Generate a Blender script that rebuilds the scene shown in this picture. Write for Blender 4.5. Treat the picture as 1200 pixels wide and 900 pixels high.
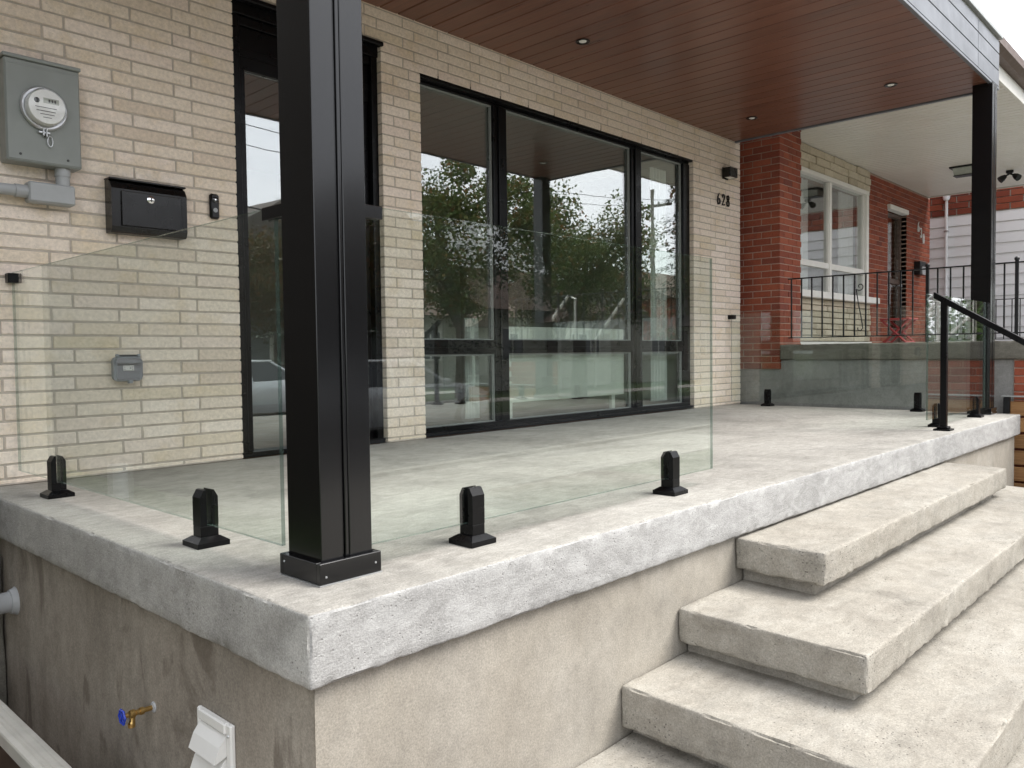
import bpy, bmesh, math, random
from mathutils import Vector, Matrix, noise
random.seed(7)
R = math.radians
scn = bpy.context.scene
for o in list(bpy.data.objects): bpy.data.objects.remove(o)
COL = scn.collection

# ------------------------------------------------------------------ camera
cam_d = bpy.data.cameras.new('camera'); cam = bpy.data.objects.new('camera', cam_d); COL.objects.link(cam)
cam_d.sensor_width = 36; cam_d.lens = 28.43; cam_d.clip_start = 0.02; cam_d.clip_end = 2000
def cam_matrix(yaw, pitch, roll, loc):
    y, p, r = R(yaw), R(pitch), R(roll)
    fw = Vector((math.cos(y), math.sin(y), 0)); rt = Vector((math.sin(y), -math.cos(y), 0)); up = Vector((0, 0, 1))
    f2 = fw*math.cos(p) - up*math.sin(p); u2 = up*math.cos(p) + fw*math.sin(p)
    r3 = rt*math.cos(r) + u2*math.sin(r); u3 = u2*math.cos(r) - rt*math.sin(r)
    return Matrix(((r3.x, u3.x, -f2.x, loc[0]), (r3.y, u3.y, -f2.y, loc[1]), (r3.z, u3.z, -f2.z, loc[2]), (0, 0, 0, 1)))
cam.matrix_world = cam_matrix(43.1316, 2.1631, -0.7271, (-0.997, -1.572, 0.585))
scn.camera = cam

# ------------------------------------------------------------------ sky, sun, exposure
SUN_EL, SUN_AZ = 52.0, -52.0          # elevation; direction towards the sun measured from +X
w = bpy.data.worlds.new('World'); scn.world = w; w.use_nodes = True
nt = w.node_tree; nt.nodes.clear()
sky = nt.nodes.new('ShaderNodeTexSky'); sky.sky_type = 'NISHITA'; sky.sun_disc = False
sky.sun_elevation = R(SUN_EL); sky.sun_rotation = R(90 - SUN_AZ); sky.air_density = 1.0; sky.dust_density = 3.0
tc = nt.nodes.new('ShaderNodeTexCoord')
mp = nt.nodes.new('ShaderNodeMapping'); mp.inputs['Scale'].default_value = (1.0, 1.0, 2.6)
nz = nt.nodes.new('ShaderNodeTexNoise'); nz.inputs['Scale'].default_value = 2.2; nz.inputs['Detail'].default_value = 6; nz.inputs['Roughness'].default_value = .55
cr = nt.nodes.new('ShaderNodeValToRGB')
cr.color_ramp.elements[0].position = .32; cr.color_ramp.elements[0].color = (6.6, 6.9, 7.5, 1)
cr.color_ramp.elements[1].position = .70; cr.color_ramp.elements[1].color = (8.9, 9.0, 9.2, 1)
mx = nt.nodes.new('ShaderNodeMixRGB'); mx.inputs[0].default_value = .90
bg = nt.nodes.new('ShaderNodeBackground'); bg.inputs['Strength'].default_value = .080
out = nt.nodes.new('ShaderNodeOutputWorld')
L = nt.links.new
L(tc.outputs['Generated'], mp.inputs[0]); L(mp.outputs[0], nz.inputs['Vector']); L(nz.outputs['Fac'], cr.inputs[0])
L(sky.outputs[0], mx.inputs[1]); L(cr.outputs[0], mx.inputs[2]); L(mx.outputs[0], bg.inputs[0]); L(bg.outputs[0], out.inputs[0])
sun_d = bpy.data.lights.new('sun', 'SUN'); sun_d.energy = 1.5; sun_d.angle = R(30); sun_d.color = (1, .965, .91)
sun = bpy.data.objects.new('sun', sun_d); COL.objects.link(sun)
sd = Vector((math.cos(R(SUN_AZ))*math.cos(R(SUN_EL)), math.sin(R(SUN_AZ))*math.cos(R(SUN_EL)), math.sin(R(SUN_EL))))
sun.rotation_euler = sd.to_track_quat('Z', 'Y').to_euler(); sun.location = (0, -6, 12)
scn.view_settings.view_transform = 'Standard'; scn.view_settings.look = 'None'
scn.view_settings.gamma = 1; scn.view_settings.use_curve_mapping = False
scn.view_settings.exposure = 1.92
scn.render.engine = 'CYCLES'
scn.cycles.max_bounces = 10; scn.cycles.transparent_max_bounces = 24; scn.cycles.glossy_bounces = 5; scn.cycles.diffuse_bounces = 4
scn.render.resolution_x = 1024; scn.render.resolution_y = 768

GZ = -0.92          # yard level below the porch floor (z = 0)
WY = 2.713          # plane of the brick front

# ------------------------------------------------------------------ material helpers
class NT:
    def __init__(s, name):
        s.m = bpy.data.materials.new(name); s.m.use_nodes = True; s.t = s.m.node_tree; s.t.nodes.clear()
        s.out = s.t.nodes.new('ShaderNodeOutputMaterial')
    def n(s, typ, props=None, **inp):
        nd = s.t.nodes.new(typ)
        for k, v in (props or {}).items(): setattr(nd, k, v)
        for k, v in inp.items():
            key = int(k[1:]) if k[0] == '_' and k[1:].isdigit() else k.replace('_', ' ')
            s.set(nd.inputs[key], v)
        return nd
    def set(s, sock, v):
        if isinstance(v, bpy.types.NodeSocket): s.t.links.new(v, sock)
        elif isinstance(v, tuple) and len(v) == 3 and sock.type == 'RGBA': sock.default_value = (*v, 1)
        else: sock.default_value = v
    def pos(s): return s.n('ShaderNodeNewGeometry').outputs['Position']
    def objc(s): return s.n('ShaderNodeTexCoord').outputs['Object']
    def mapv(s, v, scale=(1, 1, 1), rot=(0, 0, 0), loc=(0, 0, 0)):
        return s.n('ShaderNodeMapping', _0=v, Scale=scale, Rotation=rot, Location=loc).outputs[0]
    def noise(s, v, scale, detail=4, rough=.55, dist=0):
        return s.n('ShaderNodeTexNoise', Vector=v, Scale=scale, Detail=detail, Roughness=rough, Distortion=dist).outputs['Fac']
    def ramp(s, f, stops):
        nd = s.n('ShaderNodeValToRGB', _0=f); e = nd.color_ramp.elements
        while len(e) < len(stops): e.new(.5)
        for el, (p, c) in zip(e, stops):
            el.position = p; el.color = (*c, 1) if isinstance(c, tuple) else (c, c, c, 1)
        return nd.outputs[0]
    def mix(s, f, a, b, mode='MIX'): return s.n('ShaderNodeMixRGB', {'blend_type': mode}, _0=f, _1=a, _2=b).outputs[0]
    def math(s, op, a, b=0.0, clamp=False): return s.n('ShaderNodeMath', {'operation': op, 'use_clamp': clamp}, _0=a, _1=b).outputs[0]
    def bump(s, h, strength=.3, dist=.01, normal=None):
        nd = s.n('ShaderNodeBump', Height=h, Strength=strength, Distance=dist)
        if normal is not None: s.set(nd.inputs['Normal'], normal)
        return nd.outputs[0]
    def pbr(s, color, rough=.5, metal=0, normal=None, spec=.5, **kw):
        nd = s.n('ShaderNodeBsdfPrincipled'); s.set(nd.inputs['Base Color'], color); s.set(nd.inputs['Roughness'], rough)
        nd.inputs['Metallic'].default_value = metal; s.set(nd.inputs['Specular IOR Level'], spec)
        if normal is not None: s.set(nd.inputs['Normal'], normal)
        for k, v in kw.items(): s.set(nd.inputs[k.replace('_', ' ')], v)
        s.t.links.new(nd.outputs[0], s.out.inputs[0]); return nd
    def done(s): return s.m

def plain(name, col, rough=.5, metal=0, spec=.5, var=.12, scale=6, bump=0, bscale=60):
    t = NT(name); p = t.pos(); f = t.noise(p, scale, 5, .6)
    c = t.mix(1, col, t.ramp(f, [(.25, 1-var), (.75, 1+var)]), 'MULTIPLY')
    nm = t.bump(t.noise(p, bscale, 3), bump, .004) if bump else None
    r = t.n('ShaderNodeMapRange', _0=t.noise(p, scale*2.3, 3), _1=.3, _2=.7, _3=max(0, rough-.07), _4=min(1, rough+.07)).outputs[0]
    t.pbr(c, r, metal, nm, spec); return t.done()

def piece_rand(t):
    a = t.n('ShaderNodeObjectInfo').outputs['Random']; b = t.n('ShaderNodeNewGeometry').outputs['Random Per Island']
    return t.math('FRACT', t.math('ADD', a, b))

def concrete(name, stops, grain=(1, 1, 1), gscale=2.0, k=1.0, pits=0.0, streak=0.0, rough=.85, bump=.35, rot=0, stain=None, fine=170, whiten=None, dist=.4, blotch=0.0, sc=(.085, .068, .052), sw=(.54, .60)):
    t = NT(name); p = t.pos(); stops = [(q, tuple(e*k for e in c_)) for q, c_ in stops]
    big = t.noise(p, .9, 5, .6); mid = t.noise(t.mapv(p, grain, (0, 0, rot)), gscale*4, 6, .65, dist)
    c = t.ramp(t.math('ADD', t.math('MULTIPLY', big, .5), t.math('MULTIPLY', mid, .5)), stops)
    fn = t.noise(p, fine, 3, .7); c = t.mix(.85, c, t.ramp(fn, [(.3, .70), (.7, 1.25)]), 'MULTIPLY')
    gr = t.noise(t.mapv(p, tuple(g*1.0 for g in grain), (0, 0, rot)), gscale*22, 4, .7, dist*.6)
    c = t.mix(.5, c, t.ramp(gr, [(.3, .80), (.7, 1.15)]), 'MULTIPLY')
    h = t.math('ADD', t.math('MULTIPLY', gr, .6), t.math('MULTIPLY', fn, .35))
    if blotch:
        b1 = t.noise(p, 2.4, 7, .62, .9); b2 = t.noise(p, 13, 6, .7, .5)
        c = t.mix(blotch, c, t.ramp(b1, [(.36, .62), (.50, 1.0), (.66, 1.14)]), 'MULTIPLY')
        c = t.mix(blotch*.8, c, t.ramp(b2, [(.34, .66), (.55, 1.06)]), 'MULTIPLY')
    if streak:
        sv = t.noise(t.mapv(p, (4.5, 4.5, 1.1)), 2.0, 6, .65, .6)
        c = t.mix(streak, c, t.ramp(sv, [(.36, .55), (.55, 1.05)]), 'MULTIPLY')
    if stain:
        s1 = t.noise(t.mapv(p, (1.6, 1.6, .8)), 2.1, 6, .62, .5)
        msk = t.ramp(s1, [(sw[0], 0.0), (sw[1], 1.0)])
        c = t.mix(t.math('MULTIPLY', msk, stain), c, sc)
    if whiten:
        s2 = t.noise(t.mapv(p, (1.2, 1.2, 2.6)), 5.5, 7, .75, 1.0)
        c = t.mix(t.math('MULTIPLY', t.ramp(s2, [(.46, 0.0), (.66, 1.0)]), whiten), c, (.60, .60, .59))
    if pits:
        vo = t.n('ShaderNodeTexVoronoi', {'feature': 'F1'}, Vector=p, Scale=58.0, Randomness=1.0).outputs['Distance']
        gate = t.ramp(t.noise(p, 6, 4), [(.46, 0.0), (.62, 1.0)])
        pit = t.math('MULTIPLY', t.ramp(vo, [(.10, 1.0), (.20, 0.0)]), gate)
        c = t.mix(t.math('MULTIPLY', pit, pits), c, (.07, .062, .055))
        h = t.math('SUBTRACT', h, t.math('MULTIPLY', pit, 1.5))
    t.pbr(c, rough, 0, t.bump(h, bump, .006), .3); return t.done()

def glass_mat(name, tint, f0, wave=0):
    """thin-sheet glass: each face splits light by Schlick reflectance, the rest passes straight with a slight tint"""
    t = NT(name); g = t.n('ShaderNodeNewGeometry')
    d = t.n('ShaderNodeVectorMath', {'operation': 'DOT_PRODUCT'}, _0=g.outputs['Incoming'], _1=g.outputs['Normal']).outputs['Value']
    k = t.math('POWER', t.math('SUBTRACT', 1.0, t.math('ABSOLUTE', d), True), 5.0)
    F = t.math('ADD', f0, t.math('MULTIPLY', k, 1-f0), True)
    tr = t.n('ShaderNodeBsdfTransparent', Color=(*tint, 1)); gl = t.n('ShaderNodeBsdfGlossy', Color=(1, 1, 1, 1), Roughness=.0)
    if wave: t.set(gl.inputs['Normal'], t.bump(t.noise(t.pos(), 1.7, 2, .4), wave, .02))
    ms = t.n('ShaderNodeMixShader', _0=F, _1=tr.outputs[0], _2=gl.outputs[0])
    t.t.links.new(ms.outputs[0], t.out.inputs[0]); return t.done()

M = {}
def brick_mat(name, stops, spot):
    t = NT(name); p = t.pos(); r = piece_rand(t)
    c = t.ramp(r, stops)
    c = t.mix(t.ramp(t.noise(p, 5.5, 5, .6), [(.52, 0.0), (.72, .7)]), c, spot)
    n = t.noise(p, 55, 5, .65); c = t.mix(.8, c, t.ramp(n, [(.28, .78), (.72, 1.18)]), 'MULTIPLY')
    sp = t.ramp(t.noise(p, 230, 2), [(.60, 0.0), (.75, .5)]); c = t.mix(sp, c, (.30, .24, .18))
    t.pbr(c, .85, 0, t.bump(t.math('ADD', n, t.math('MULTIPLY', t.noise(p, 260, 3), .5)), .28, .003), .25); return t.done()
M['brick'] = brick_mat('cream_brick', [(0, (.66, .55, .445)), (.15, (.79, .69, .58)), (.42, (.74, .635, .52)), (.65, (.82, .72, .62)), (.85, (.77, .655, .565)), (1, (.70, .60, .46))], (.69, .56, .39))
M['mortar'] = plain('mortar', (.46, .405, .345), .95, 0, .2, .2, 20, .5, 180)
M['redbrick'] = brick_mat('red_brick', [(0, (.20, .050, .030)), (.4, (.27, .068, .036)), (.8, (.30, .082, .044)), (1, (.16, .045, .032))], (.17, .045, .032))
M['redmortar'] = plain('red_brick_mortar', (.36, .26, .21), .95, 0, .2, .2, 20, .5, 180)
M['stone'] = brick_mat('split_stone', [(0, (.50, .43, .32)), (.5, (.60, .53, .41)), (1, (.42, .36, .27))], (.40, .33, .23))
M['slab_top'] = concrete('porch_floor_concrete', [(.34, (.25, .235, .21)), (.5, (.35, .335, .305)), (.66, (.44, .425, .39))], (1.2, 3.6, 3), 1.5, k=.88, rot=R(40), bump=.55, dist=1.8, blotch=.45)
M['slab_left'] = concrete('slab_side_concrete', [(.32, (.25, .24, .22)), (.5, (.35, .34, .32)), (.70, (.44, .43, .41))], (1, 1, 1.6), 2.2, k=1.14, bump=.6, blotch=.45, pits=.4)
M['slab_side'] = concrete('slab_edge_concrete', [(.30, (.30, .295, .285)), (.5, (.40, .395, .385)), (.72, (.50, .495, .485))], (1, 1, 2.6), 3.4, k=.78, bump=.5, whiten=.30, blotch=.35, pits=.25, dist=.8)
M['base'] = concrete('parged_base_concrete', [(.30, (.36, .322, .265)), (.5, (.45, .412, .35)), (.72, (.52, .485, .425))], (1, 1, .8), .9, k=.65, streak=.08, bump=.3, blotch=.30)
M['base_side'] = concrete('stained_parging', [(.30, (.22, .19, .155)), (.5, (.31, .275, .23)), (.72, (.38, .345, .295))], (1, 1, .5), 1.0, k=1.02, streak=.22, stain=.55, bump=.4, blotch=.35, sw=(.555, .615), sc=(.10, .078, .058))
M['step'] = concrete('step_concrete', [(.30, (.31, .28, .235)), (.5, (.43, .40, .345)), (.72, (.53, .505, .45))], (.9, 1.8, 2.2), 1.5, k=.69, pits=.8, bump=.55, dist=1.0, blotch=.45)
M['greystucco'] = concrete('grey_stucco', [(.30, (.165, .16, .15)), (.5, (.21, .205, .195)), (.72, (.255, .25, .24))], (1, 1, 1), 1.0, k=1.25, bump=.3, blotch=.3)
M['coping'] = concrete('rough_coping', [(.30, (.10, .092, .075)), (.5, (.16, .15, .125)), (.72, (.24, .225, .19))], (1, 1, 2), 4, bump=.9)
M['walk'] = concrete('walk_concrete', [(.30, (.30, .28, .245)), (.5, (.38, .36, .32)), (.72, (.46, .44, .40))], (1, 1, 1), 1.0, bump=.4)
M['asphalt'] = plain('asphalt', (.055, .055, .057), .9, 0, .3, .25, 1.2, .5, 90)
M['mulch'] = plain('red_brown_mulch', (.11, .075, .056), .95, 0, .2, .4, 3, .9, 40)
M['soil'] = plain('soil', (.075, .055, .038), .95, 0, .2, .4, 3, .9, 40)
M['lawn'] = plain('lawn', (.055, .085, .028), .9, 0, .2, .35, 2, .9, 60)
t = NT('black_powder_coat'); t.pbr((.0025, .0025, .003), .24, 0, t.bump(t.noise(t.pos(), 420, 2), .03, .001), .30, Coat_Weight=.4, Coat_Roughness=.12, Coat_IOR=1.5); M['black'] = t.done()
M['blackmatte'] = plain('black_frame', (.0025, .0025, .003), .32, 0, .2, .1, 5)
M['blackplastic'] = plain('black_plastic', (.004, .004, .004), .28, 0, .4, .1, 2.5)
M['steel'] = plain('galvanised_steel', (.55, .56, .57), .38, .85, .5, .12, 15)
M['chrome'] = plain('chrome', (.80, .80, .80), .14, 1, .5, .05, 15)
M['metergrey'] = plain('meter_grey_paint', (.235, .25, .235), .42, 0, .5, .06, 8)
M['pvcgrey'] = plain('pvc_grey', (.36, .37, .375), .45, 0, .5, .08, 10)
M['outletgrey'] = plain('outlet_grey', (.29, .30, .32), .4, 0, .5, .06, 10)
M['meterface'] = plain('meter_face', (.78, .78, .76), .3, 0, .5, .03, 10)
M['lcd'] = plain('lcd', (.36, .38, .33), .25)
M['print'] = plain('dark_print', (.06, .06, .06), .6)
M['clear'] = glass_mat('clear_cover', (.97, .97, .97), .045)
M['glass'] = glass_mat('railing_glass', (.962, .992, .977), .045)
M['pane'] = glass_mat('window_glass', (.93, .97, .95), .20, .035)
M['npane'] = glass_mat('neighbour_glass', (.90, .92, .91), .12, .06)
t = NT('glass_edge'); p_ = t.pbr((.085, .125, .108), .14, 0, None, .6); tr_ = t.n('ShaderNodeBsdfTransparent', Color=(.80, .90, .86, 1))
ms_ = t.n('ShaderNodeMixShader', _0=.5, _1=p_.outputs[0], _2=tr_.outputs[0]); t.t.links.new(ms_.outputs[0], t.out.inputs[0]); M['gedge'] = t.done()
M['brass'] = plain('brass', (.56, .37, .14), .35, 1, .5, .2, 40)
M['bluehandle'] = plain('blue_enamel', (.02, .05, .42), .35)
M['whiteplastic'] = plain('white_plastic', (.74, .73, .70), .4, 0, .5, .04, 9)
M['whitepaint'] = plain('white_paint', (.74, .72, .67), .5, 0, .4, .06, 8)
M['composite'] = plain('composite_board', (.54, .52, .47), .6, 0, .3, .10, 12, .3, 120)
M['siding'] = plain('white_siding', (.78, .78, .79), .5, 0, .4, .04, 2)
M['nsoffit'] = plain('cream_soffit', (.70, .675, .61), .35, 0, .5, .05, 2)
M['fascia'] = plain('grey_fascia', (.135, .143, .16), .42, .0, .5, .05, 3)
M['flash'] = plain('flashing', (.34, .35, .34), .4, .4, .5, .08, 6)
M['brownroof'] = plain('brown_fascia', (.10, .065, .050), .5, 0, .4, .15, 6)
M['shingle'] = plain('shingles', (.12, .105, .095), .9, 0, .2, .3, 6, .8, 50)
M['shinglebrown'] = plain('brown_shingles', (.125, .085, .068), .9, 0, .2, .3, 6, .8, 50)
M['redpaint'] = plain('red_paint', (.30, .035, .035), .45, 0, .4, .1, 10)
M['iron'] = plain('wrought_iron', (.006, .006, .0065), .45, 0, .4, .1, 10)
M['interior'] = plain('interior_plaster', (.42, .42, .40), .9, 0, .2, .04, 2)
M['woodfloor'] = plain('interior_wood_floor', (.20, .085, .045), .4, 0, .4, .25, 4)
M['curtain'] = plain('curtain', (.62, .62, .60), .9, 0, .2, .1, 6)
M['bark'] = plain('bark', (.085, .065, .05), .95, 0, .2, .3, 8, .9, 30)
M['vinyl1'] = plain('pale_vinyl', (.52, .50, .45), .6, 0, .3, .06, 2)
M['vinyl2'] = plain('grey_vinyl', (.28, .29, .30), .6, 0, .3, .06, 2)
M['shadesiding'] = plain('shade_toned_siding', (.07, .062, .052), .7, 0, .3, .1, 3)  # shade on the side house is put into this dark base colour
M['carpaint'] = plain('silver_car_paint', (.70, .72, .73), .22, .15, .6, .03, 2)
M['tyre'] = plain('tyre', (.02, .02, .02), .8)
M['darkglass'] = plain('dark_glass', (.015, .018, .02), .05, 0, .8, .05, 2)
M['bulb'] = plain('lamp_diffuser', (.86, .85, .80), .35, 0, .5, .02, 10)
M['bluebin'] = plain('blue_plastic', (.03, .08, .30), .45)
def leaf_mat(name, stops):
    t = NT(name); r = t.n('ShaderNodeNewGeometry').outputs['Random Per Island']; c = t.ramp(r, stops)
    p = t.pbr(c, .6, 0, None, .3); tl = t.n('ShaderNodeBsdfTranslucent', Color=c)
    ms = t.n('ShaderNodeMixShader', _0=.25, _1=p.outputs[0], _2=tl.outputs[0]); t.t.links.new(ms.outputs[0], t.out.inputs[0]); return t.done()
M['leaf'] = leaf_mat('maple_leaf', [(0, (.06, .10, .026)), (.6, (.11, .15, .04)), (.85, (.15, .14, .04)), (1, (.27, .12, .04))])
M['leaf2'] = leaf_mat('autumn_leaf', [(0, (.05, .07, .018)), (.5, (.09, .075, .02)), (1, (.17, .07, .022))])
M['needle'] = leaf_mat('spruce_needle', [(0, (.018, .034, .020)), (1, (.042, .065, .036))])
M['shrubleaf'] = leaf_mat('shrub_leaf', [(0, (.05, .10, .02)), (1, (.10, .17, .04))])
# wood soffit: grain runs along Y; each plank has its own tone
t = NT('wood_soffit'); p = t.pos(); r = piece_rand(t)
off = t.n('ShaderNodeCombineXYZ', _0=t.math('MULTIPLY', r, 30.0), _1=t.math('MULTIPLY', r, 17.0), _2=0.0).outputs[0]
v = t.n('ShaderNodeVectorMath', {'operation': 'ADD'}, _0=p, _1=off).outputs[0]
g1 = t.noise(t.mapv(v, (26, 1.3, 8)), 1.6, 6, .65, .8); g2 = t.noise(t.mapv(v, (90, 3, 8)), 1.8, 3, .6)
c = t.ramp(t.math('ADD', t.math('MULTIPLY', g1, .65), t.math('MULTIPLY', g2, .35)), [(.28, (.085, .034, .021)), (.52, (.165, .071, .045)), (.74, (.245, .115, .074))])
c = t.mix(.6, c, t.ramp(r, [(0, .82), (1, 1.15)]), 'MULTIPLY')
t.pbr(c, t.ramp(g1, [(.3, .27), (.7, .38)]), 0, t.bump(g1, .10, .002), .5); M['wood'] = t.done()
t = NT('fence_wood'); p = t.pos(); g1 = t.noise(t.mapv(p, (3, 1.5, 40)), 2, 5, .6, .6)
c = t.mix(.7, t.ramp(g1, [(.3, (.20, .095, .035)), (.7, (.36, .20, .085))]), t.ramp(piece_rand(t), [(0, .75), (1, 1.25)]), 'MULTIPLY')
t.pbr(c, .6, 0, t.bump(g1, .2, .003), .3); M['fencewood'] = t.done()

# ------------------------------------------------------------------ mesh helpers
class MB:
    def __init__(s): s.v = []; s.f = []; s.mi = []
    def add(s, vs, fs, mi=0):
        b = len(s.v); s.v += [tuple(q) for q in vs]
        for f in fs: s.f.append(tuple(b+i for i in f)); s.mi.append(mi)
    def box(s, x0, x1, y0, y1, z0, z1, mi=0):
        s.add([(x0, y0, z0), (x1, y0, z0), (x1, y1, z0), (x0, y1, z0), (x0, y0, z1), (x1, y0, z1), (x1, y1, z1), (x0, y1, z1)],
              [(0, 3, 2, 1), (4, 5, 6, 7), (0, 1, 5, 4), (1, 2, 6, 5), (2, 3, 7, 6), (3, 0, 4, 7)], mi)
    def cbox(s, x0, x1, y0, y1, z0, z1, c=.004, mi=0):
        """box with chamfered edges"""
        bm = bmesh.new(); bmesh.ops.create_cube(bm, size=1)
        for q in bm.verts: q.co = Vector(((x0+x1)/2+q.co.x*(x1-x0), (y0+y1)/2+q.co.y*(y1-y0), (z0+z1)/2+q.co.z*(z1-z0)))
        bmesh.ops.bevel(bm, geom=list(bm.edges), offset=c, segments=1, affect='EDGES', profile=.5)
        s.bm(bm, mi)
    def bm(s, bm, mi=0):
        bm.verts.index_update(); s.add([q.co.copy() for q in bm.verts], [[q.index for q in f.verts] for f in bm.faces], mi); bm.free()
    def prism(s, poly, axis, a, b, mi=0):
        """extrude 2-D polygon along axis (0,1,2) from a to b; polygon in the other two axes in order"""
        def P(u, v, w): return {0: (w, u, v), 1: (u, w, v), 2: (u, v, w)}[axis]
        n = len(poly); vs = [P(u, v, a) for u, v in poly] + [P(u, v, b) for u, v in poly]
        fs = [tuple(range(n-1, -1, -1)), tuple(range(n, 2*n))] + [(i, (i+1) % n, n+(i+1) % n, n+i) for i in range(n)]
        s.add(vs, fs, mi)
    def tube(s, pts, r, n=8, mi=0, cap=True):
        pts = [Vector(q) for q in pts]; rs = r if isinstance(r, (list, tuple)) else [r]*len(pts); b = len(s.v); prev = None
        for i, q in enumerate(pts):
            d = (pts[min(i+1, len(pts)-1)] - pts[max(i-1, 0)]).normalized()
            if prev is None: u = d.orthogonal().normalized()
            else: u = (prev - d*prev.dot(d)).normalized()
            prev = u; ww = d.cross(u)
            for k in range(n): a = 2*math.pi*k/n; s.v.append(tuple(q + (u*math.cos(a)+ww*math.sin(a))*rs[i]))
        for i in range(len(pts)-1):
            for k in range(n): s.f.append((b+i*n+k, b+i*n+(k+1) % n, b+(i+1)*n+(k+1) % n, b+(i+1)*n+k)); s.mi.append(mi)
        if cap:
            s.f.append(tuple(b+k for k in range(n-1, -1, -1))); s.mi.append(mi)
            e = b+(len(pts)-1)*n; s.f.append(tuple(e+k for k in range(n))); s.mi.append(mi)
    def lathe(s, prof, c, axis, n=24, mi=0):
        """prof: (radius, distance along axis); axis vector"""
        A = Vector(axis).normalized(); u = A.orthogonal().normalized(); ww = A.cross(u); b = len(s.v); c = Vector(c)
        for r_, h in prof:
            for k in range(n): a = 2*math.pi*k/n; s.v.append(tuple(c + A*h + (u*math.cos(a)+ww*math.sin(a))*max(r_, 1e-4)))
        for i in range(len(prof)-1):
            for k in range(n): s.f.append((b+i*n+k, b+i*n+(k+1) % n, b+(i+1)*n+(k+1) % n, b+(i+1)*n+k)); s.mi.append(mi)
        s.f.append(tuple(b+k for k in range(n-1, -1, -1))); s.mi.append(mi)
        e = b+(len(prof)-1)*n; s.f.append(tuple(e+k for k in range(n))); s.mi.append(mi)
    def mesh(s, name, mats, smooth=False):
        me = bpy.data.meshes.new(name); me.from_pydata(s.v, [], s.f)
        for m in (mats if isinstance(mats, (list, tuple)) else [mats]): me.materials.append(M[m] if isinstance(m, str) else m)
        if any(s.mi): me.polygons.foreach_set('material_index', s.mi)
        bm = bmesh.new(); bm.from_mesh(me); bmesh.ops.recalc_face_normals(bm, faces=bm.faces); bm.to_mesh(me); bm.free()
        if smooth:
            me.polygons.foreach_set('use_smooth', [True]*len(me.polygons))
            try: me.set_sharp_from_angle(angle=R(38))
            except Exception: pass
        me.update(); return me
    def build(s, name, mats, parent=None, smooth=False):
        return link(name, s.mesh(name, mats, smooth), parent)
def link(name, me, parent=None):
    o = bpy.data.objects.new(name, me); COL.objects.link(o)
    if parent is not None: o.parent = parent; o.matrix_parent_inverse = parent.matrix_world.inverted()
    return o
def tag(o, label=None, cat=None, group=None, kind=None):
    if label: o['label'] = label
    if cat: o['category'] = cat
    if group: o['group'] = group
    if kind: o['kind'] = kind
    return o
def thing(name, label, cat, loc=(0, 0, 0), group=None):
    o = bpy.data.objects.new(name, None); COL.objects.link(o); o.location = loc; o.empty_display_size = .1
    o.matrix_world = Matrix.Translation(loc); tag(o, label, cat, group); return o
def part(name, mats, parent, fn, smooth=False):
    b = MB(); fn(b); return b.build(name, mats, parent, smooth)
def boxpart(name, mat, parent, x0, x1, y0, y1, z0, z1, c=0):
    b = MB(); b.cbox(x0, x1, y0, y1, z0, z1, c) if c else b.box(x0, x1, y0, y1, z0, z1); return b.build(name, mat, parent)

def axis_coords(a, b, r, res):
    n = max(1, int((b-a-2*r)/res)); mid = [a+r+(b-a-2*r)*i/n for i in range(n+1)]
    return [a, a+.35*r] + mid + [b-.35*r, b]
def rough_box(name, x0, x1, y0, y1, z0, z1, mats, parent, res=.025, r=.008, amp=.0025, chip=.008, slope=0.0, side_mi=None, seed=0, lower=0.0):
    """cast concrete block: dense lattice on all faces, rounded arrises, uneven faces, chipped edges"""
    X, Y, Z = axis_coords(x0, x1, r, res), axis_coords(y0, y1, r, res), axis_coords(z0, z1, r, res)
    lo = Vector((x0+r, y0+r, z0+r)); hi = Vector((x1-r, y1-r, z1-r)); idx = {}; vs = []; fs = []; mi = []
    def vert(i, j, k):
        key = (i, j, k)
        if key in idx: return idx[key]
        p = Vector((X[i], Y[j], Z[k])); q = Vector((min(max(p.x, lo.x), hi.x), min(max(p.y, lo.y), hi.y), min(max(p.z, lo.z), hi.z)))
        d = p-q; n = d.normalized() if d.length > 1e-9 else Vector((0, 0, 1)); p2 = q + n*r
        ext = sum(1 for t_ in d if abs(t_) > 1e-6)
        s = Vector((seed*3.1, seed*1.7, seed*.9))
        disp = amp*(noise.noise(p*6+s) + .6*noise.noise(p*17+s))
        if ext >= 2:
            e = noise.noise(p*9+s*2) + .7*noise.noise(p*31+s); disp -= chip*max(0, e-.12)
        if lower and p.z < z0+.03: disp += lower*noise.noise(Vector((p.x*26, p.y*26, 0))+s)
        p2 = p2 + n*disp
        p2.z += slope*(p2.y-y1)
        idx[key] = len(vs); vs.append(tuple(p2)); return idx[key]
    nx, ny, nz_ = len(X)-1, len(Y)-1, len(Z)-1
    def grid(na, nb, f, m):
        for a in range(na):
            for b in range(nb): fs.append((f(a, b), f(a+1, b), f(a+1, b+1), f(a, b+1))); mi.append(m)
    sm = side_mi or {}
    grid(nx, ny, lambda a, b: vert(a, b, nz_), 0); grid(nx, ny, lambda a, b: vert(a, b, 0), sm.get('bottom', 0))
    grid(nx, nz_, lambda a, b: vert(a, 0, b), sm.get('front', 0)); grid(nx, nz_, lambda a, b: vert(a, ny, b), sm.get('back', 0))
    grid(ny, nz_, lambda a, b: vert(0, a, b), sm.get('left', 0)); grid(ny, nz_, lambda a, b: vert(nx, a, b), sm.get('right', 0))
    b = MB(); b.v = vs; b.f = fs; b.mi = mi
    return b.build(name, mats, parent, True)

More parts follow.
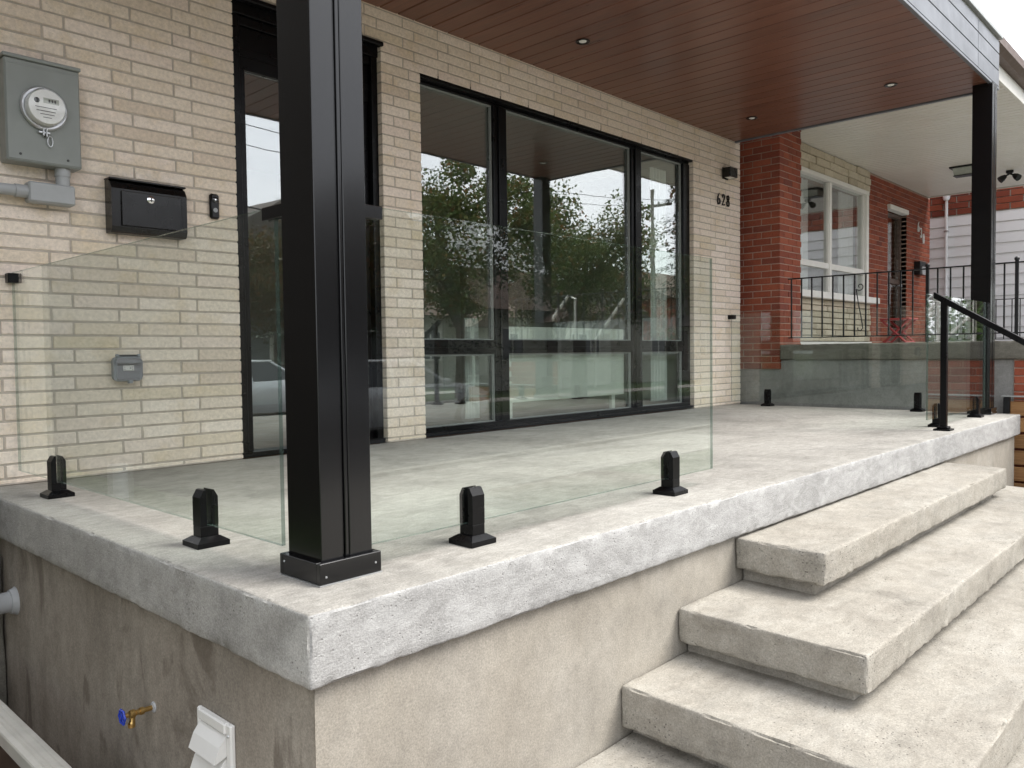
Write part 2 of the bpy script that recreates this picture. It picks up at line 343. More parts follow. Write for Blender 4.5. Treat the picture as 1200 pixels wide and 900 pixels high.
# ------------------------------------------------------------------ the setting: ground, street
def sheet(name, mat, x0, x1, y0, y1, z, kind='structure', n=1):
    b = MB(); b.add([(x0, y0, z), (x1, y0, z), (x1, y1, z), (x0, y1, z)], [(0, 1, 2, 3)]); o = b.build(name, mat); o['kind'] = kind; return o
sheet('ground', 'lawn', -300, 300, -300, 300, GZ-.02)
rough = boxpart('front_walk', 'walk', None, 2.0, 5.0, -4.3, -.9, GZ-.3, GZ+.004); rough['kind'] = 'structure'
sheet('mulch_bed', 'mulch', -1.3, 7.4, -4.3, 9, GZ-.008)
s = boxpart('sidewalk', 'walk', None, -60, 90, -6.0, -4.304, GZ-.3, GZ); s['kind'] = 'structure'
sheet('road', 'asphalt', -120, 160, -11.7, -6.12, GZ-.012)
s = boxpart('kerb', 'walk', None, -60, 90, -6.14, -6.004, GZ-.3, GZ+.05); s['kind'] = 'structure'
s = boxpart('kerb', 'walk', None, -60, 90, -11.82, -11.68, GZ-.3, GZ+.05); s['kind'] = 'structure'
s = boxpart('sidewalk', 'walk', None, -60, 90, -17.2, -15.8, GZ-.3, GZ); s['kind'] = 'structure'

# ------------------------------------------------------------------ porch slab and steps
porch = thing('concrete_porch', 'raised concrete porch with thick pale slab over parged base walls', 'porch', (0, 0, GZ))
rough_box('slab', 0, 7.15, 0, WY-.002, -.176, 0, ['slab_top', 'slab_side', 'slab_left'], porch, .022, .009, .0014, .012, 0, {'front': 1, 'left': 2, 'right': 1, 'bottom': 1}, 1, .0022)
b = MB(); b.box(.03, 7.07, .03, WY, GZ-.1, -.170, 0)
b.add([(.0265, .0265, GZ-.1), (.0265, WY, GZ-.1), (.0265, WY, -.165), (.0265, .0265, -.165)], [(0, 1, 2, 3)], 1)
b.build('base_wall', ['base', 'base_side'], porch)
steps = thing('entry_steps', 'wide cast concrete entry steps with overhanging treads before the porch', 'steps', (3.5, -.6, GZ))
TR = [(2.045, 4.98, -.345, -.187, -.315), (1.600, 5.44, -.660, -.372, -.502), (1.235, 5.82, -1.000, -.552, -.697), (.86, 6.2, -1.33, -.735, -.88)]
for i, (x0, x1, yf, zt, zb) in enumerate(TR):
    rough_box('tread', x0, x1, yf, .026, zb, zt, ['step'], steps, .020, .009, .0026, .017, .02, None, 5+i, .006)
    zn = TR[i+1][3] if i < 3 else GZ
    rough_box('riser', x0+.062, x1-.062, yf+.062, .024, zn-.06, zb+.012, ['step'], steps, .05, .004, .002, .0, 0, None, 11+i)

# ------------------------------------------------------------------ brick house
house = thing('brick_house', 'cream brick house front with wide black framed window and black door', 'house', (3.3, WY, GZ))
PITCH, LEN, J = .0671, .3153, .010
HX0, HX1 = .035, 7.29
OPEN = [(1.318, 2.360, -1, 2.630), (2.694, 6.303, -1, 2.541)]
brick_cache = {}
def brick_mesh(l, h=PITCH-J, d=.092, mat='brick', key=''):
    k = (round(l, 3), round(h, 3), mat, random.randrange(3) if l > .2 else 0)
    if k not in brick_cache:
        bm = bmesh.new(); bmesh.ops.create_cube(bm, size=1)
        for q in bm.verts: q.co = Vector((q.co.x*l, q.co.y*d+d/2, q.co.z*h)) + Vector((random.uniform(-.001, .001), random.uniform(-.001, .001), random.uniform(-.0008, .0008)))
        bmesh.ops.bevel(bm, geom=list(bm.edges), offset=.0025, segments=1, affect='EDGES')
        b = MB(); b.bm(bm); brick_cache[k] = b.mesh('brick', mat)
    return brick_cache[k]
def facade_bricks():
    out_ = []
    for k in range(-1, 43):
        z0 = .034 + (k-0)*PITCH; z1 = z0+PITCH-J
        if k == -1: z0 = .004
        zm = (z0+z1)/2; spans = [(HX0, HX1)]
        for (a, c_, zb, zt) in OPEN:
            if zm < zt:
                ns = []
                for (s0, s1) in spans:
                    if c_ <= s0 or a >= s1: ns.append((s0, s1)); continue
                    if a > s0: ns.append((s0, a))
                    if c_ < s1: ns.append((c_, s1))
                spans = ns
        for (s0, s1) in spans:
            if s1-s0 < .4: cuts = [s0, s0+.100 if k % 2 else s1-.100, s1]
            else:
                ph = .340 if k % 2 else .437; cuts = [s0]; n0 = math.ceil((s0-ph)/LEN)
                while ph+n0*LEN < s1: cuts.append(ph+n0*LEN); n0 += 1
                cuts.append(s1); cc = [cuts[0]]
                for q in cuts[1:-1]:
                    if q-cc[-1] > .045 and s1-q > .045: cc.append(q)
                cuts = cc+[s1]
            for i in range(len(cuts)-1):
                x0 = cuts[i] + (J/2 if i else 0); x1 = cuts[i+1] - (J/2 if i < len(cuts)-2 else 0)
                out_.append(((x0+x1)/2, zm, x1-x0, z1-z0))
    return out_
fb = facade_bricks()
CP = Vector((-.997, -1.572, .585))
def seen_size(x, z, l):      # how large a brick shows
    d = Vector((x, WY, z))-CP; return l*d.y/d.length**3
vis = [q for q in fb if q[0] > .10 and q[1] < 2.85]
vis.sort(key=lambda q: -seen_size(*q[:3])); keep = set(id(q) for q in vis[:298])
rest = MB()
wallo = part('mortar_wall', 'mortar', house, lambda b: [b.box(*q) for q in (
    (HX0+.004, OPEN[0][0]-.004, WY+.0045, WY+.09, GZ-.1, 2.95), (OPEN[0][1]+.004, OPEN[1][0]-.004, WY+.0045, WY+.09, -.1, 2.95), (OPEN[1][1]+.004, HX1-.004, WY+.0045, WY+.09, -.1, 2.95),
    (OPEN[0][0]-.004, OPEN[0][1]+.004, WY+.0047, WY+.0898, OPEN[0][3]+.004, 2.9498), (OPEN[1][0]-.004, OPEN[1][1]+.004, WY+.0047, WY+.0898, OPEN[1][3]+.004, 2.9498))])
for q in fb:
    x, z, l, h = q
    if id(q) in keep:
        o = link('brick', brick_mesh(l, h), wallo); o.location = (x, WY+random.uniform(-.001, .0012), z); o.matrix_parent_inverse = Matrix()
    else: rest.cbox(x-l/2, x+l/2, WY+random.uniform(-.001, .0012), WY+.092, z-h/2, z+h/2, .0025)
o = rest.build('brickwork', 'brick', wallo); o['kind'] = 'stuff'
part('mortar_bed', 'mortar', house, lambda b: (b.cbox(.04, 1.31, WY-.004, WY+.006, .0005, .010, .002), b.cbox(2.365, 2.69, WY-.005, WY+.006, .0005, .012, .002)))
# side and upper walls, roof so that the place is whole
part('side_wall', 'brick', house, lambda b: (b.box(HX0+.01, HX0+.1, WY+.09, 11, GZ-.1, 6.2), b.box(HX1-.1, HX1-.01, WY+.09, 11, GZ-.1, 6.2), b.box(HX0+.01, HX1-.01, WY+.02, WY+.1, 2.955, 6.2)))
part('roof', 'shingle', house, lambda b: b.prism([(WY-.4, 6.2), (11.2, 6.2), (6.9, 8.6)], 0, HX0-.3, HX1+.3))
rough_box('foundation', -.12, .022, 2.42, WY-.003, GZ-.1, -.255, ['coping'], house, .03, .012, .006, .02, 0, None, 40)
# interior
part('interior_wall', 'interior', house, lambda b: (b.box(HX0+.2, HX1-.2, 6.9, 7.0, -.1, 2.8), b.box(HX0+.2, HX0+.3, 2.9, 6.9, -.1, 2.8), b.box(HX1-.3, HX1-.2, 2.9, 6.9, -.1, 2.8), b.box(HX0+.2, HX1-.2, 2.82, 7, 2.7, 2.8)))
for i in range(22):
    boxpart('floor_board', 'woodfloor', house, HX0+.3, HX1-.3, 2.86+i*.184, 2.86+i*.184+.181, -.1, .03, 0)
# --- window: frame with glass
WX0, WX1, WZ0, WZ1 = 2.694, 6.303, .004, 2.541
FY0, FY1 = WY+.045, WY+.125
def frame(b):
    b.cbox(WX0+.002, WX1-.002, FY0, FY1, WZ1-.045, WZ1-.003, .003); b.cbox(WX0+.002, WX1-.002, FY0+.012, FY1, WZ1-.066, WZ1-.046, .003)
    b.cbox(WX0+.002, WX1-.002, FY0, FY1, WZ0, WZ0+.060, .003)
    b.cbox(WX0+.002, WX0+.030, FY0+.001, FY1, WZ0+.061, WZ1-.067, .003); b.cbox(WX1-.118, WX1-.002, FY0+.001, FY1, WZ0+.061, WZ1-.067, .003)
window = part('window', 'blackmatte', house, frame)
MUL = [(3.462, 3.606), (5.287, 5.445)]
TB = (.585, .690)
for a, c_ in MUL:
    part('mullion', 'blackmatte', window, lambda b: (b.cbox(a, c_, FY0+.006, FY1-.002, WZ0+.061, WZ1-.067, .003), b.cbox(a+.045, c_-.045, FY0-.008, FY0+.0055, WZ0+.061, WZ1-.067, .003)))
bays = [(WX0+.031, MUL[0][0]-.001), (MUL[0][1]+.001, MUL[1][0]-.001), (MUL[1][1]+.001, WX1-.119)]
for a, c_ in bays:
    part('transom_bar', 'blackmatte', window, lambda b: (b.cbox(a, c_, FY0+.008, FY1-.004, TB[0], TB[1], .003), b.cbox(a, c_, FY0-.002, FY0+.0075, TB[0]+.03, TB[0]+.052, .003)))
    for z0, z1 in ((WZ0+.061, TB[0]-.001), (TB[1]+.001, WZ1-.068)):
        boxpart('pane', 'pane', window, a+.004, c_-.004, FY0+.050, FY0+.058, z0+.003, z1-.003)
        part('glazing_bead', 'metergrey', window, lambda b: (b.box(a, a+.010, FY0+.030, FY0+.049, z0, z1), b.box(c_-.010, c_, FY0+.030, FY0+.049, z0, z1), b.box(a+.0102, c_-.0102, FY0+.030, FY0+.049, z1-.012, z1), b.box(a+.0102, c_-.0102, FY0+.030, FY0+.049, z0, z0+.008)))
part('window_sill', 'blackmatte', window, lambda b: b.cbox(WX0+.003, WX1-.003, WY+.004, FY0-.001, .012, .030, .003))
part('drip_cap', 'blackmatte', window, lambda b: b.cbox(WX0+.003, WX1-.003, WY+.006, FY0-.001, WZ1-.045, WZ1-.003, .003))
# --- door
DX0, DX1, DZ1 = 1.318, 2.360, 2.630
def dframe(b):
    b.cbox(DX0+.002, DX0+.060, WY+.04, WY+.16, .004, DZ1-.09, .003); b.cbox(DX1-.050, DX1-.002, WY+.04, WY+.16, .004, DZ1-.09, .003)
    b.cbox(DX0+.002, DX1-.002, WY+.03, WY+.16, DZ1-.089, DZ1-.003, .003); b.cbox(DX0+.061, DX1-.051, WY+.055, WY+.16, DZ1-.14, DZ1-.090, .003)
    b.cbox(DX0+.002, DX1-.002, WY+.02, WY+.16, .002, .030, .003)
door = part('door', 'blackmatte', house, dframe)
part('transom_panel', 'blackmatte', door, lambda b: (b.cbox(DX0+.061, DX1-.051, WY+.075, WY+.14, 2.245, DZ1-.141, .003), b.cbox(DX0+.061, DX1-.051, WY+.066, WY+.0745, 2.32, 2.36, .002)))
part('stile', 'blackmatte', door, lambda b: (b.cbox(DX0+.061, DX0+.105, WY+.07, WY+.14, .031, 2.244, .003), b.cbox(1.90, 2.02, WY+.07, WY+.14, .031, 2.244, .003)))
boxpart('pane', 'pane', door, DX0+.106, 1.899, WY+.10, WY+.108, .032, 2.243)
for i in range(6):
    boxpart('door_rib', 'blackmatte', door, 2.021+i*.048, 2.021+i*.048+.044, WY+.078+.006*(i % 2), WY+.14, .031, 2.244, .003)
part('handle', 'steel', door, lambda b: (b.tube([(1.96, WY+.025, .80), (1.96, WY+.025, 1.35)], .011, 12), b.tube([(1.96, WY+.025, .88), (1.96, WY+.07, .88)], .008), b.tube([(1.96, WY+.025, 1.27), (1.96, WY+.07, 1.27)], .008)), True)
part('drip_cap', 'blackmatte', door, lambda b: b.cbox(DX0-.003, DX1+.012, WY-.02, WY+.03, DZ1-.025, DZ1+.004, .006))
tag(boxpart('white_board', 'whitepaint', None, 3.60, 5.26, WY+.135, WY+.160, .19, .80, .004), 'white board standing indoors behind the middle bay of the big window', 'board')
part('white_board_leg', 'whitepaint', bpy.data.objects['white_board'], lambda b: (b.box(3.7, 3.75, WY+.1605, WY+.19, .031, .75), b.box(5.1, 5.15, WY+.1605, WY+.19, .031, .75))).name = 'leg'
for nm, x0, x1, lab in (('curtain', 3.26, 3.40, 'narrow pale curtain hanging behind the big window bay beside the door'), ('curtain', 5.38, 5.46, 'thin pale curtain strip behind the narrow bay beside its mullion'), ('curtain', 5.80, 6.08, 'folded pale curtain behind the narrow bay of the window nearest the house number')):
    b = MB(); n = 24
    for i in range(n+1):
        xx = x0+(x1-x0)*i/n; yy = WY+.19+.014*math.sin(i*1.3); b.v += [(xx, yy, .09), (xx, yy, 2.4 if x0 > 5.7 else .86), (xx, yy+.004, 2.4 if x0 > 5.7 else .86), (xx, yy+.004, .09)]
    for i in range(n):
        for k in range(4): b.f.append((4*i+k, 4*i+(k+1) % 4, 4*i+4+(k+1) % 4, 4*i+4+k)); b.mi.append(0)
    tag(b.build('curtain', 'curtain', None, True), lab, 'curtain')

# ------------------------------------------------------------------ porch canopy
canopy = thing('porch_canopy', 'flat porch canopy with wood plank soffit and grey panelled fascia', 'canopy', (3.5, 1.4, 2.853))
CX0, CX1, CY0, CZ = -.35, 7.20, .200, 2.853
PW = .150; n = int((CX1-.04-CX0)/PW)+1
plank = {}
for i in range(n):
    x0 = CX0+i*PW; x1 = min(x0+PW-.005, CX1-.045); wd = round(x1-x0, 4)
    if wd < .03: continue
    if wd not in plank:
        b = MB(); g = .0055
        b.prism([(0, .016), (0, g), (g, 0), (wd-g, 0), (wd-g+.002, g), (wd, g+.001), (wd, .016)], 1, 0, WY-.006-CY0-.03); plank[wd] = b.mesh('soffit_plank', 'wood')
    o = link('soffit_plank', plank[wd], canopy); o.location = (x0, CY0+.03, CZ); o.matrix_parent_inverse = canopy.matrix_world.inverted()
part('backing', 'blackmatte', canopy, lambda b: b.box(CX0, CX1-.045, CY0+.03, WY-.006, CZ+.0165, CZ+.03))
part('edge_trim', 'fascia', canopy, lambda b: (b.cbox(CX0, CX1, CY0-.002, CY0+.026, CZ-.012, CZ+.010, .002), b.cbox(CX1-.042, CX1, CY0+.027, WY-.004, CZ-.010, CZ+.010, .002)))
# fascia: three rows of panels with a vertical joint
FZ = [CZ+.012, CZ+.152, CZ+.298, CZ+.405]
XJ = [CX0, 1.4, 3.95, 6.50, CX1-.002]
for r_ in range(3):
    for j in range(4):
        boxpart('fascia_panel', 'fascia', canopy, XJ[j]+.004, XJ[j+1]-.004, CY0, CY0+.02, FZ[r_]+.005, FZ[r_+1]-.005, .0008)
    boxpart('fascia_panel', 'fascia', canopy, CX1-.022, CX1-.002, CY0+.021, WY-.02, FZ[r_]+.003, FZ[r_+1]-.003, .002)
    boxpart('fascia_panel', 'fascia', canopy, CX0, CX0+.02, CY0+.021, WY-.02, FZ[r_]+.003, FZ[r_+1]-.003, .002)
part('fascia_core', 'blackmatte', canopy, lambda b: b.box(CX0+.021, CX1-.024, CY0+.021, WY-.007, CZ+.031, FZ[3]))
part('cap_flashing', 'flash', canopy, lambda b: (b.cbox(CX0-.02, CX1+.015, CY0-.025, WY-.008, FZ[3]+.02, FZ[3]+.055, .004), b.box(CX0, CX1-.01, CY0+.006, WY-.008, FZ[3]+.001, FZ[3]+.019)))
def downlight(x, y, lab):
    t_ = thing('downlight', lab, 'downlight', (x, y, CZ), 'downlights recessed in the wood soffit')
    part('trim_ring', 'blackplastic', t_, lambda b: b.lathe([(.034, -.001), (.050, -.001), (.054, -.005), (.050, -.010), (.038, -.008), (.030, -.003)], (x, y, CZ), (0, 0, 1), 28), True)
    part('lens', 'bulb', t_, lambda b: b.lathe([(.029, -.002), (.026, -.007), (.014, -.011), (.002, -.012)], (x, y, CZ), (0, 0, 1), 20), True)
downlight(3.741, 2.117, 'small black rimmed downlight over the big window')
downlight(6.449, 2.153, 'small black rimmed downlight in the wood soffit nearest the red brick pier')
downlight(6.387, .841, 'small black rimmed downlight in the wood soffit nearest the grey fascia')

# ------------------------------------------------------------------ posts
def porch_post(x0, y0, lab):
    t_ = thing('porch_post', lab, 'post', (x0+.08, y0+.08, 0), 'black porch posts')
    zt = CZ-.0005
    part('post_shaft', 'black', t_, lambda b: (b.cbox(x0, x0+.0665, y0, y0+.155, .002, zt, .0018), b.cbox(x0+.0667, x0+.0775, y0+.010, y0+.150, .002, zt, .001), b.cbox(x0+.0777, x0+.088, y0+.0035, y0+.1535, .002, zt, .0015), b.cbox(x0+.0882, x0+.160, y0, y0+.155, .002, zt, .0018)))
    def base(b):
        a = .017
        b.cbox(x0-a, x0+.160+a, y0-a, y0-.0015, .004, .058, .0015); b.cbox(x0-a, x0+.160+a, y0+.157, y0+.155+a, .004, .058, .0015)
        b.cbox(x0-a, x0-.0015, y0-.0012, y0+.1567, .004, .058, .0015); b.cbox(x0+.1615, x0+.160+a, y0-.0012, y0+.1567, .004, .058, .0015)
    bs = part('base_trim', 'black', t_, base)
    part('caulk', 'steel', t_, lambda b: (b.box(x0-.010, x0+.170, y0-.010, y0+.165, .044, .0525), b.box(x0-.0185, x0+.1785, y0-.0185, y0+.1735, .0, .0035)))
    for (sx, sy, sz) in ((x0+.002, y0-.017, .022), (x0+.158, y0-.017, .030)):
        part('screw', 'steel', bs, lambda b: b.lathe([(.0032, 0), (.0026, .0015)], (sx, sy, sz), (0, -1, 0), 8), True)
    part('screw', 'steel', bs, lambda b: b.lathe([(.0032, 0), (.0026, .0015)], (x0-.017, y0+.15, .040), (-1, 0, 0), 8), True)
    return t_
porch_post(.160, .186, 'thick black metal post between two glass panels at the porch corner')
porch_post(6.93, .190, 'black metal post beside the wooden fence at the far porch end')

# ------------------------------------------------------------------ glass railings
def spigot(parent, x, y, along):      # along: 0 glass runs in X, 1 in Y
    def body(b):
        def bx(u0, u1, v0, v1, z0, z1, c):   # u along glass, v across
            if along == 0: b.cbox(x+u0, x+u1, y+v0, y+v1, z0, z1, c)
            else: b.cbox(x+v0, x+v1, y+u0, y+u1, z0, z1, c)
        for sgn in (-1, 1):
            v0, v1 = sorted((sgn*.0085, sgn*.029))
            poly = [(sgn*.0085, .0625), (sgn*.029, .0625), (sgn*.029, .152), (sgn*.0165, .174), (sgn*.0085, .176)]
            if along == 0: b.prism([(y+p_, q_) for p_, q_ in poly], 0, x-.0255, x+.0255)
            else:
                b.prism([(x+p_, q_) for p_, q_ in poly], 1, y-.0255, y+.0255)
        bx(-.0255, .0255, -.029, .029, .026, .062, .001)
    sp = part('spigot', 'blackmatte', parent, body)
    def pl(b):
        r0, r1 = .052, .031
        vs = [(x+sx*r0, y+sy*r0, z) for z in (0.0005, .016) for sx, sy in ((-1, -1), (1, -1), (1, 1), (-1, 1))] + [(x+sx*r1, y+sy*r1, .030) for sx, sy in ((-1, -1), (1, -1), (1, 1), (-1, 1))]
        fs = [(3, 2, 1, 0), (8, 9, 10, 11)]
        for a in (0, 4):
            for k in range(4): fs.append((a+k, a+(k+1) % 4, a+4+(k+1) % 4, a+4+k))
        b.add(vs, fs)
    part('base_plate', 'blackmatte', sp, pl)
    return sp
def glass_pane(parent, x0, x1, y0, y1, z0, z1):
    b = MB(); b.box(x0, x1, y0, y1, z0, z1)
    thin = 0 if (x1-x0) < (y1-y0) else 1
    me = b.mesh('glass_pane', ['glass', 'gedge'])
    for p_ in me.polygons: p_.material_index = 0 if abs(p_.normal[thin]) > .9 else 1
    return link('glass_pane', me, parent)
GB, GT = .0665, .989
g = thing('glass_railing', 'frameless glass panel running from the meter wall to the thick corner post', 'glass railing', (.176, 1.5, 0), 'frameless glass railing panels')
glass_pane(g, .170, .182, .392, WY-.022, GB, GT)
spigot(g, .176, 2.19, 1); spigot(g, .176, .845, 1)
part('wall_bracket', 'blackmatte', g, lambda b: (b.cbox(.148, .2045, WY-.048, WY-.0005, GT-.048, GT-.004, .002),), False)
part('post_bracket', 'black', g, lambda b: (b.cbox(.163, .1695, .342, .445, GT-.034, GT+.002, .002), b.cbox(.1825, .190, .342, .445, GT-.034, GT+.002, .002)))
g = thing('glass_railing', 'frameless glass panel along the front edge in front of the big window', 'glass railing', (1.25, .224, 0), 'frameless glass railing panels')
glass_pane(g, .338, 2.199, .214, .226, GB, GT)
spigot(g, .728, .220, 0); spigot(g, 1.862, .220, 0)
part('post_bracket', 'black', g, lambda b: (b.cbox(.321, .392, .206, .2135, GT-.034, GT+.002, .002), b.cbox(.321, .392, .2265, .234, GT-.034, GT+.002, .002)))
part('end_channel', 'blackmatte', g, lambda b: b.box(.3305, .3375, .212, .228, GB, GT-.06))
g = thing('glass_railing', 'frameless glass panel facing the neighbouring grey stucco porch base', 'glass railing', (7.03, 1.5, 0), 'frameless glass railing panels')
glass_pane(g, 7.024, 7.036, .395, WY-.03, .040, .978)
spigot(g, 7.03, 2.27, 1); spigot(g, 7.03, .80, 1)
part('wall_bracket', 'blackmatte', g, lambda b: b.cbox(7.003, 7.06, WY-.07, WY-.0005, .925, .970, .002))
g = thing('glass_railing', 'short frameless glass panel behind the sloping black handrail', 'glass railing', (6.1, .224, 0), 'frameless glass railing panels')
glass_pane(g, 5.29, 6.90, .218, .230, GB, .975)
spigot(g, 5.545, .224, 0); spigot(g, 6.62, .224, 0)

# ------------------------------------------------------------------ stair handrail
hr = thing('handrail', 'black metal handrail sloping down from the porch beside the steps', 'handrail', (5.28, .143, 0))
hx, hy = 5.28, .110
part('rail_post', 'blackmatte', hr, lambda b: b.cbox(hx-.021, hx+.021, hy-.021, hy+.021, .026, .925, .003))
part('base_plate', 'blackmatte', hr, lambda b: (b.cbox(hx-.055, hx+.055, hy-.055, hy+.055, .0005, .013, .003), b.cbox(hx-.038, hx+.038, hy-.038, hy+.038, .0132, .030, .006)))
sl = (.948-.611)/(.166+.375)
def rz(y): return .955+(y-.166)*sl
ye = -1.25
part('top_rail', 'blackmatte', hr, lambda b: b.prism([(.175, rz(.175)-.022), (.175, rz(.175)+.022), (ye, rz(ye)+.022), (ye, rz(ye)-.022)], 0, hx-.025, hx+.025))
part('rail_post', 'blackmatte', hr, lambda b: b.cbox(hx-.021, hx+.021, -1.19, -1.148, -.744, rz(-1.19)-.02, .003))
part('base_plate', 'blackmatte', hr, lambda b: b.cbox(hx-.055, hx+.055, -1.224, -1.114, -.7585, -.742, .003))

# ------------------------------------------------------------------ things on the brick front
m = thing('electric_meter', 'grey electric meter box with round glass dial on the brick wall', 'electric meter', (.32, WY, 1.48))
D = .105; yb = WY-.002
part('meter_box', 'metergrey', m, lambda b: b.cbox(.145, .462, yb-D, yb, 1.492, 1.955, .006))
part('lid_lip', 'metergrey', m, lambda b: (b.cbox(.139, .468, yb-D-.008, yb, 1.955, 1.972, .003), b.cbox(.150, .457, yb-D-.0035, yb-D+.001, 1.500, 1.93, .002)))
dc = (.300, yb-D, 1.745)
part('retaining_ring', 'steel', m, lambda b: b.lathe([(.096, 0), (.100, .004), (.100, .018), (.094, .024), (.086, .024), (.086, .004)], dc, (0, -1, 0), 40), True)
part('dial_body', 'meterface', m, lambda b: b.lathe([(.082, .004), (.080, .050), (.076, .058), (.001, .058)], dc, (0, -1, 0), 40), True)
gc = part('glass_cover', 'clear', m, lambda b: b.lathe([(.0855, .006), (.084, .060), (.079, .070), (.068, .075), (.001, .076)], dc, (0, -1, 0), 40), True)
part('display', 'lcd', m, lambda b: b.box(.285, .350, dc[1]-.0598, dc[1]-.0582, 1.760, 1.784))
part('face_print', 'print', m, lambda b: [b.box(*q) for q in ((.250, .340, dc[1]-.0594, dc[1]-.0582, 1.738, 1.741), (.255, .335, dc[1]-.0594, dc[1]-.0582, 1.722, 1.725), (.270, .330, dc[1]-.0594, dc[1]-.0582, 1.708, 1.7105), (.282, .318, dc[1]-.0594, dc[1]-.0582, 1.694, 1.6965), (.330, .338, dc[1]-.0602, dc[1]-.0599, 1.765, 1.779), (.318, .326, dc[1]-.0602, dc[1]-.0599, 1.765, 1.779), (.306, .314, dc[1]-.0602, dc[1]-.0599, 1.765, 1.779))])
part('port', 'print', m, lambda b: b.lathe([(.012, .0582), (.011, .061)], (.258, dc[1], 1.768), (0, -1, 0), 16))
part('ring_clasp', 'steel', m, lambda b: (b.cbox(.272, .322, dc[1]-.022, dc[1]-.004, 1.630, 1.640, .002), b.cbox(.288, .296, dc[1]-.028, dc[1]-.004, 1.618, 1.655, .002), b.cbox(.302, .309, dc[1]-.028, dc[1]-.004, 1.615, 1.655, .002)))
part('seal_tag', 'steel', m, lambda b: b.tube([(.322+.011*math.sin(a), dc[1]-.014, 1.598+.024*math.cos(a)) for a in [2*math.pi*i/14 for i in range(15)]], .0028, 6), True)
for sx in (.20, .40): part('screw', 'print', m, lambda b: b.lathe([(.006, 0), (.005, .004)], (sx, yb-D-.0036, 1.525), (0, -1, 0), 8), True)
cf = thing('conduit', 'grey conduit elbow fitting and pipe under the meter box', 'conduit', (.33, WY, 1.36))
cy = yb-.052
part('conduit_body', 'pvcgrey', cf, lambda b: b.cbox(.235, .435, cy-.036, cy+.036, 1.318, 1.412, .007))
part('cover_plate', 'pvcgrey', cf, lambda b: b.cbox(.240, .430, cy-.0395, cy-.0365, 1.324, 1.406, .0015))
part('coupling', 'pvcgrey', cf, lambda b: (b.lathe([(.031, 0), (.031, .05), (.034, .05), (.034, .0875)], (.392, cy, 1.4045), (0, 0, 1), 24),), True)
part('pipe', 'pvcgrey', cf, lambda b: (b.lathe([(.030, 0), (.030, .05)], (.236, cy, 1.366), (-1, 0, 0), 24), b.tube([(.190, cy, 1.366), (.04, cy, 1.366), (.0, cy+.02, 1.366), (-.015, cy+.06, 1.366), (-.015, cy+.6, 1.366)], .026, 20)), True)
part('pipe_strap', 'steel', cf, lambda b: b.lathe([(.029, .0), (.029, .018)], (.10, cy, 1.366), (-1, 0, 0), 20), True)
# letter box with sloping lid and rounded lower corner
mbx = thing('mailbox', 'black wall mailbox with round silver lock on the brick wall', 'mailbox', (.81, WY, 1.21))
x0, x1, z0, z1 = .602, .985, 1.215, 1.478; ym = WY-.085
def mbody(b):
    prof = [(WY-.002, z1), (ym+.045, z1), (ym+.020, z1-.012), (ym, z1-.045), (ym+.002, z0+.03), (ym+.010, z0+.008), (ym+.022, z0), (WY-.002, z0)]
    b.prism(prof, 0, x0, x1)
part('mailbox_body', 'blackplastic', mbx, mbody, False)
bm = bmesh.new(); 
part('mailbox_lid', 'blackplastic', mbx, lambda b: (b.cbox(x0-.004, x1+.004, ym+.012, WY-.003, z1+.0003, z1+.010, .003),))
part('front_panel', 'blackplastic', mbx, lambda b: b.cbox(x0+.045, x1-.030, ym-.007, ym-.0005, z0+.035, z1-.055, .003))
part('lock', 'chrome', mbx, lambda b: b.lathe([(.019, 0), (.019, .005), (.015, .008), (.001, .0085)], ((x0+x1)/2-.002, ym-.0071, z1-.085), (0, -1, 0), 20), True)
part('keyhole', 'print', mbx, lambda b: b.box((x0+x1)/2-.0045, (x0+x1)/2+.0015, ym-.0165, ym-.0156, z1-.097, z1-.074))
db = thing('doorbell', 'small black video doorbell between mailbox and door', 'doorbell', (1.18, WY, 1.35))
part('doorbell_body', 'blackplastic', db, lambda b: b.cbox(1.146, 1.200, WY-.028, WY-.001, 1.348, 1.486, .010), True)
part('camera_lens', 'darkglass', db, lambda b: b.lathe([(.018, 0), (.017, .004), (.010, .007), (.001, .008)], (1.173, WY-.0281, 1.452), (0, -1, 0), 20), True)
part('lens_glint', 'chrome', db, lambda b: b.lathe([(.0055, 0), (.004, .0015)], (1.171, WY-.0358, 1.452), (0, -1, 0), 12), True)
part('button', 'pvcgrey', db, lambda b: b.lathe([(.0125, 0), (.0125, .003), (.009, .003), (.009, .001)], (1.173, WY-.0281, 1.395), (0, -1, 0), 20), True)
# outdoor outlet with in-use cover
ob = thing('outlet_box', 'grey outdoor power outlet with clear cover low on brick wall', 'outlet', (.68, WY, .48))
def rr(x0, x1, z0, z1, r_, n_=5):
    pts = []
    for cx, cz, a0 in ((x1-r_, z1-r_, 0), (x0+r_, z1-r_, 90), (x0+r_, z0+r_, 180), (x1-r_, z0+r_, 270)):
        for i in range(n_+1): a = R(a0+90*i/n_); pts.append((cx+r_*math.cos(a), cz+r_*math.sin(a)))
    return pts
part('back_box', 'outletgrey', ob, lambda b: b.prism(rr(.607, .742, .472, .592, .022), 1, WY-.03, WY-.001))
part('rim', 'outletgrey', ob, lambda b: (b.prism(rr(.604, .745, .468, .596, .024), 1, WY-.038, WY-.0302), b.prism(rr(.614, .735, .560, .588, .010), 1, WY-.060, WY-.0385)))
part('receptacle', 'whiteplastic', ob, lambda b: b.cbox(.650, .704, WY-.0425, WY-.0383, .522, .549, .001))
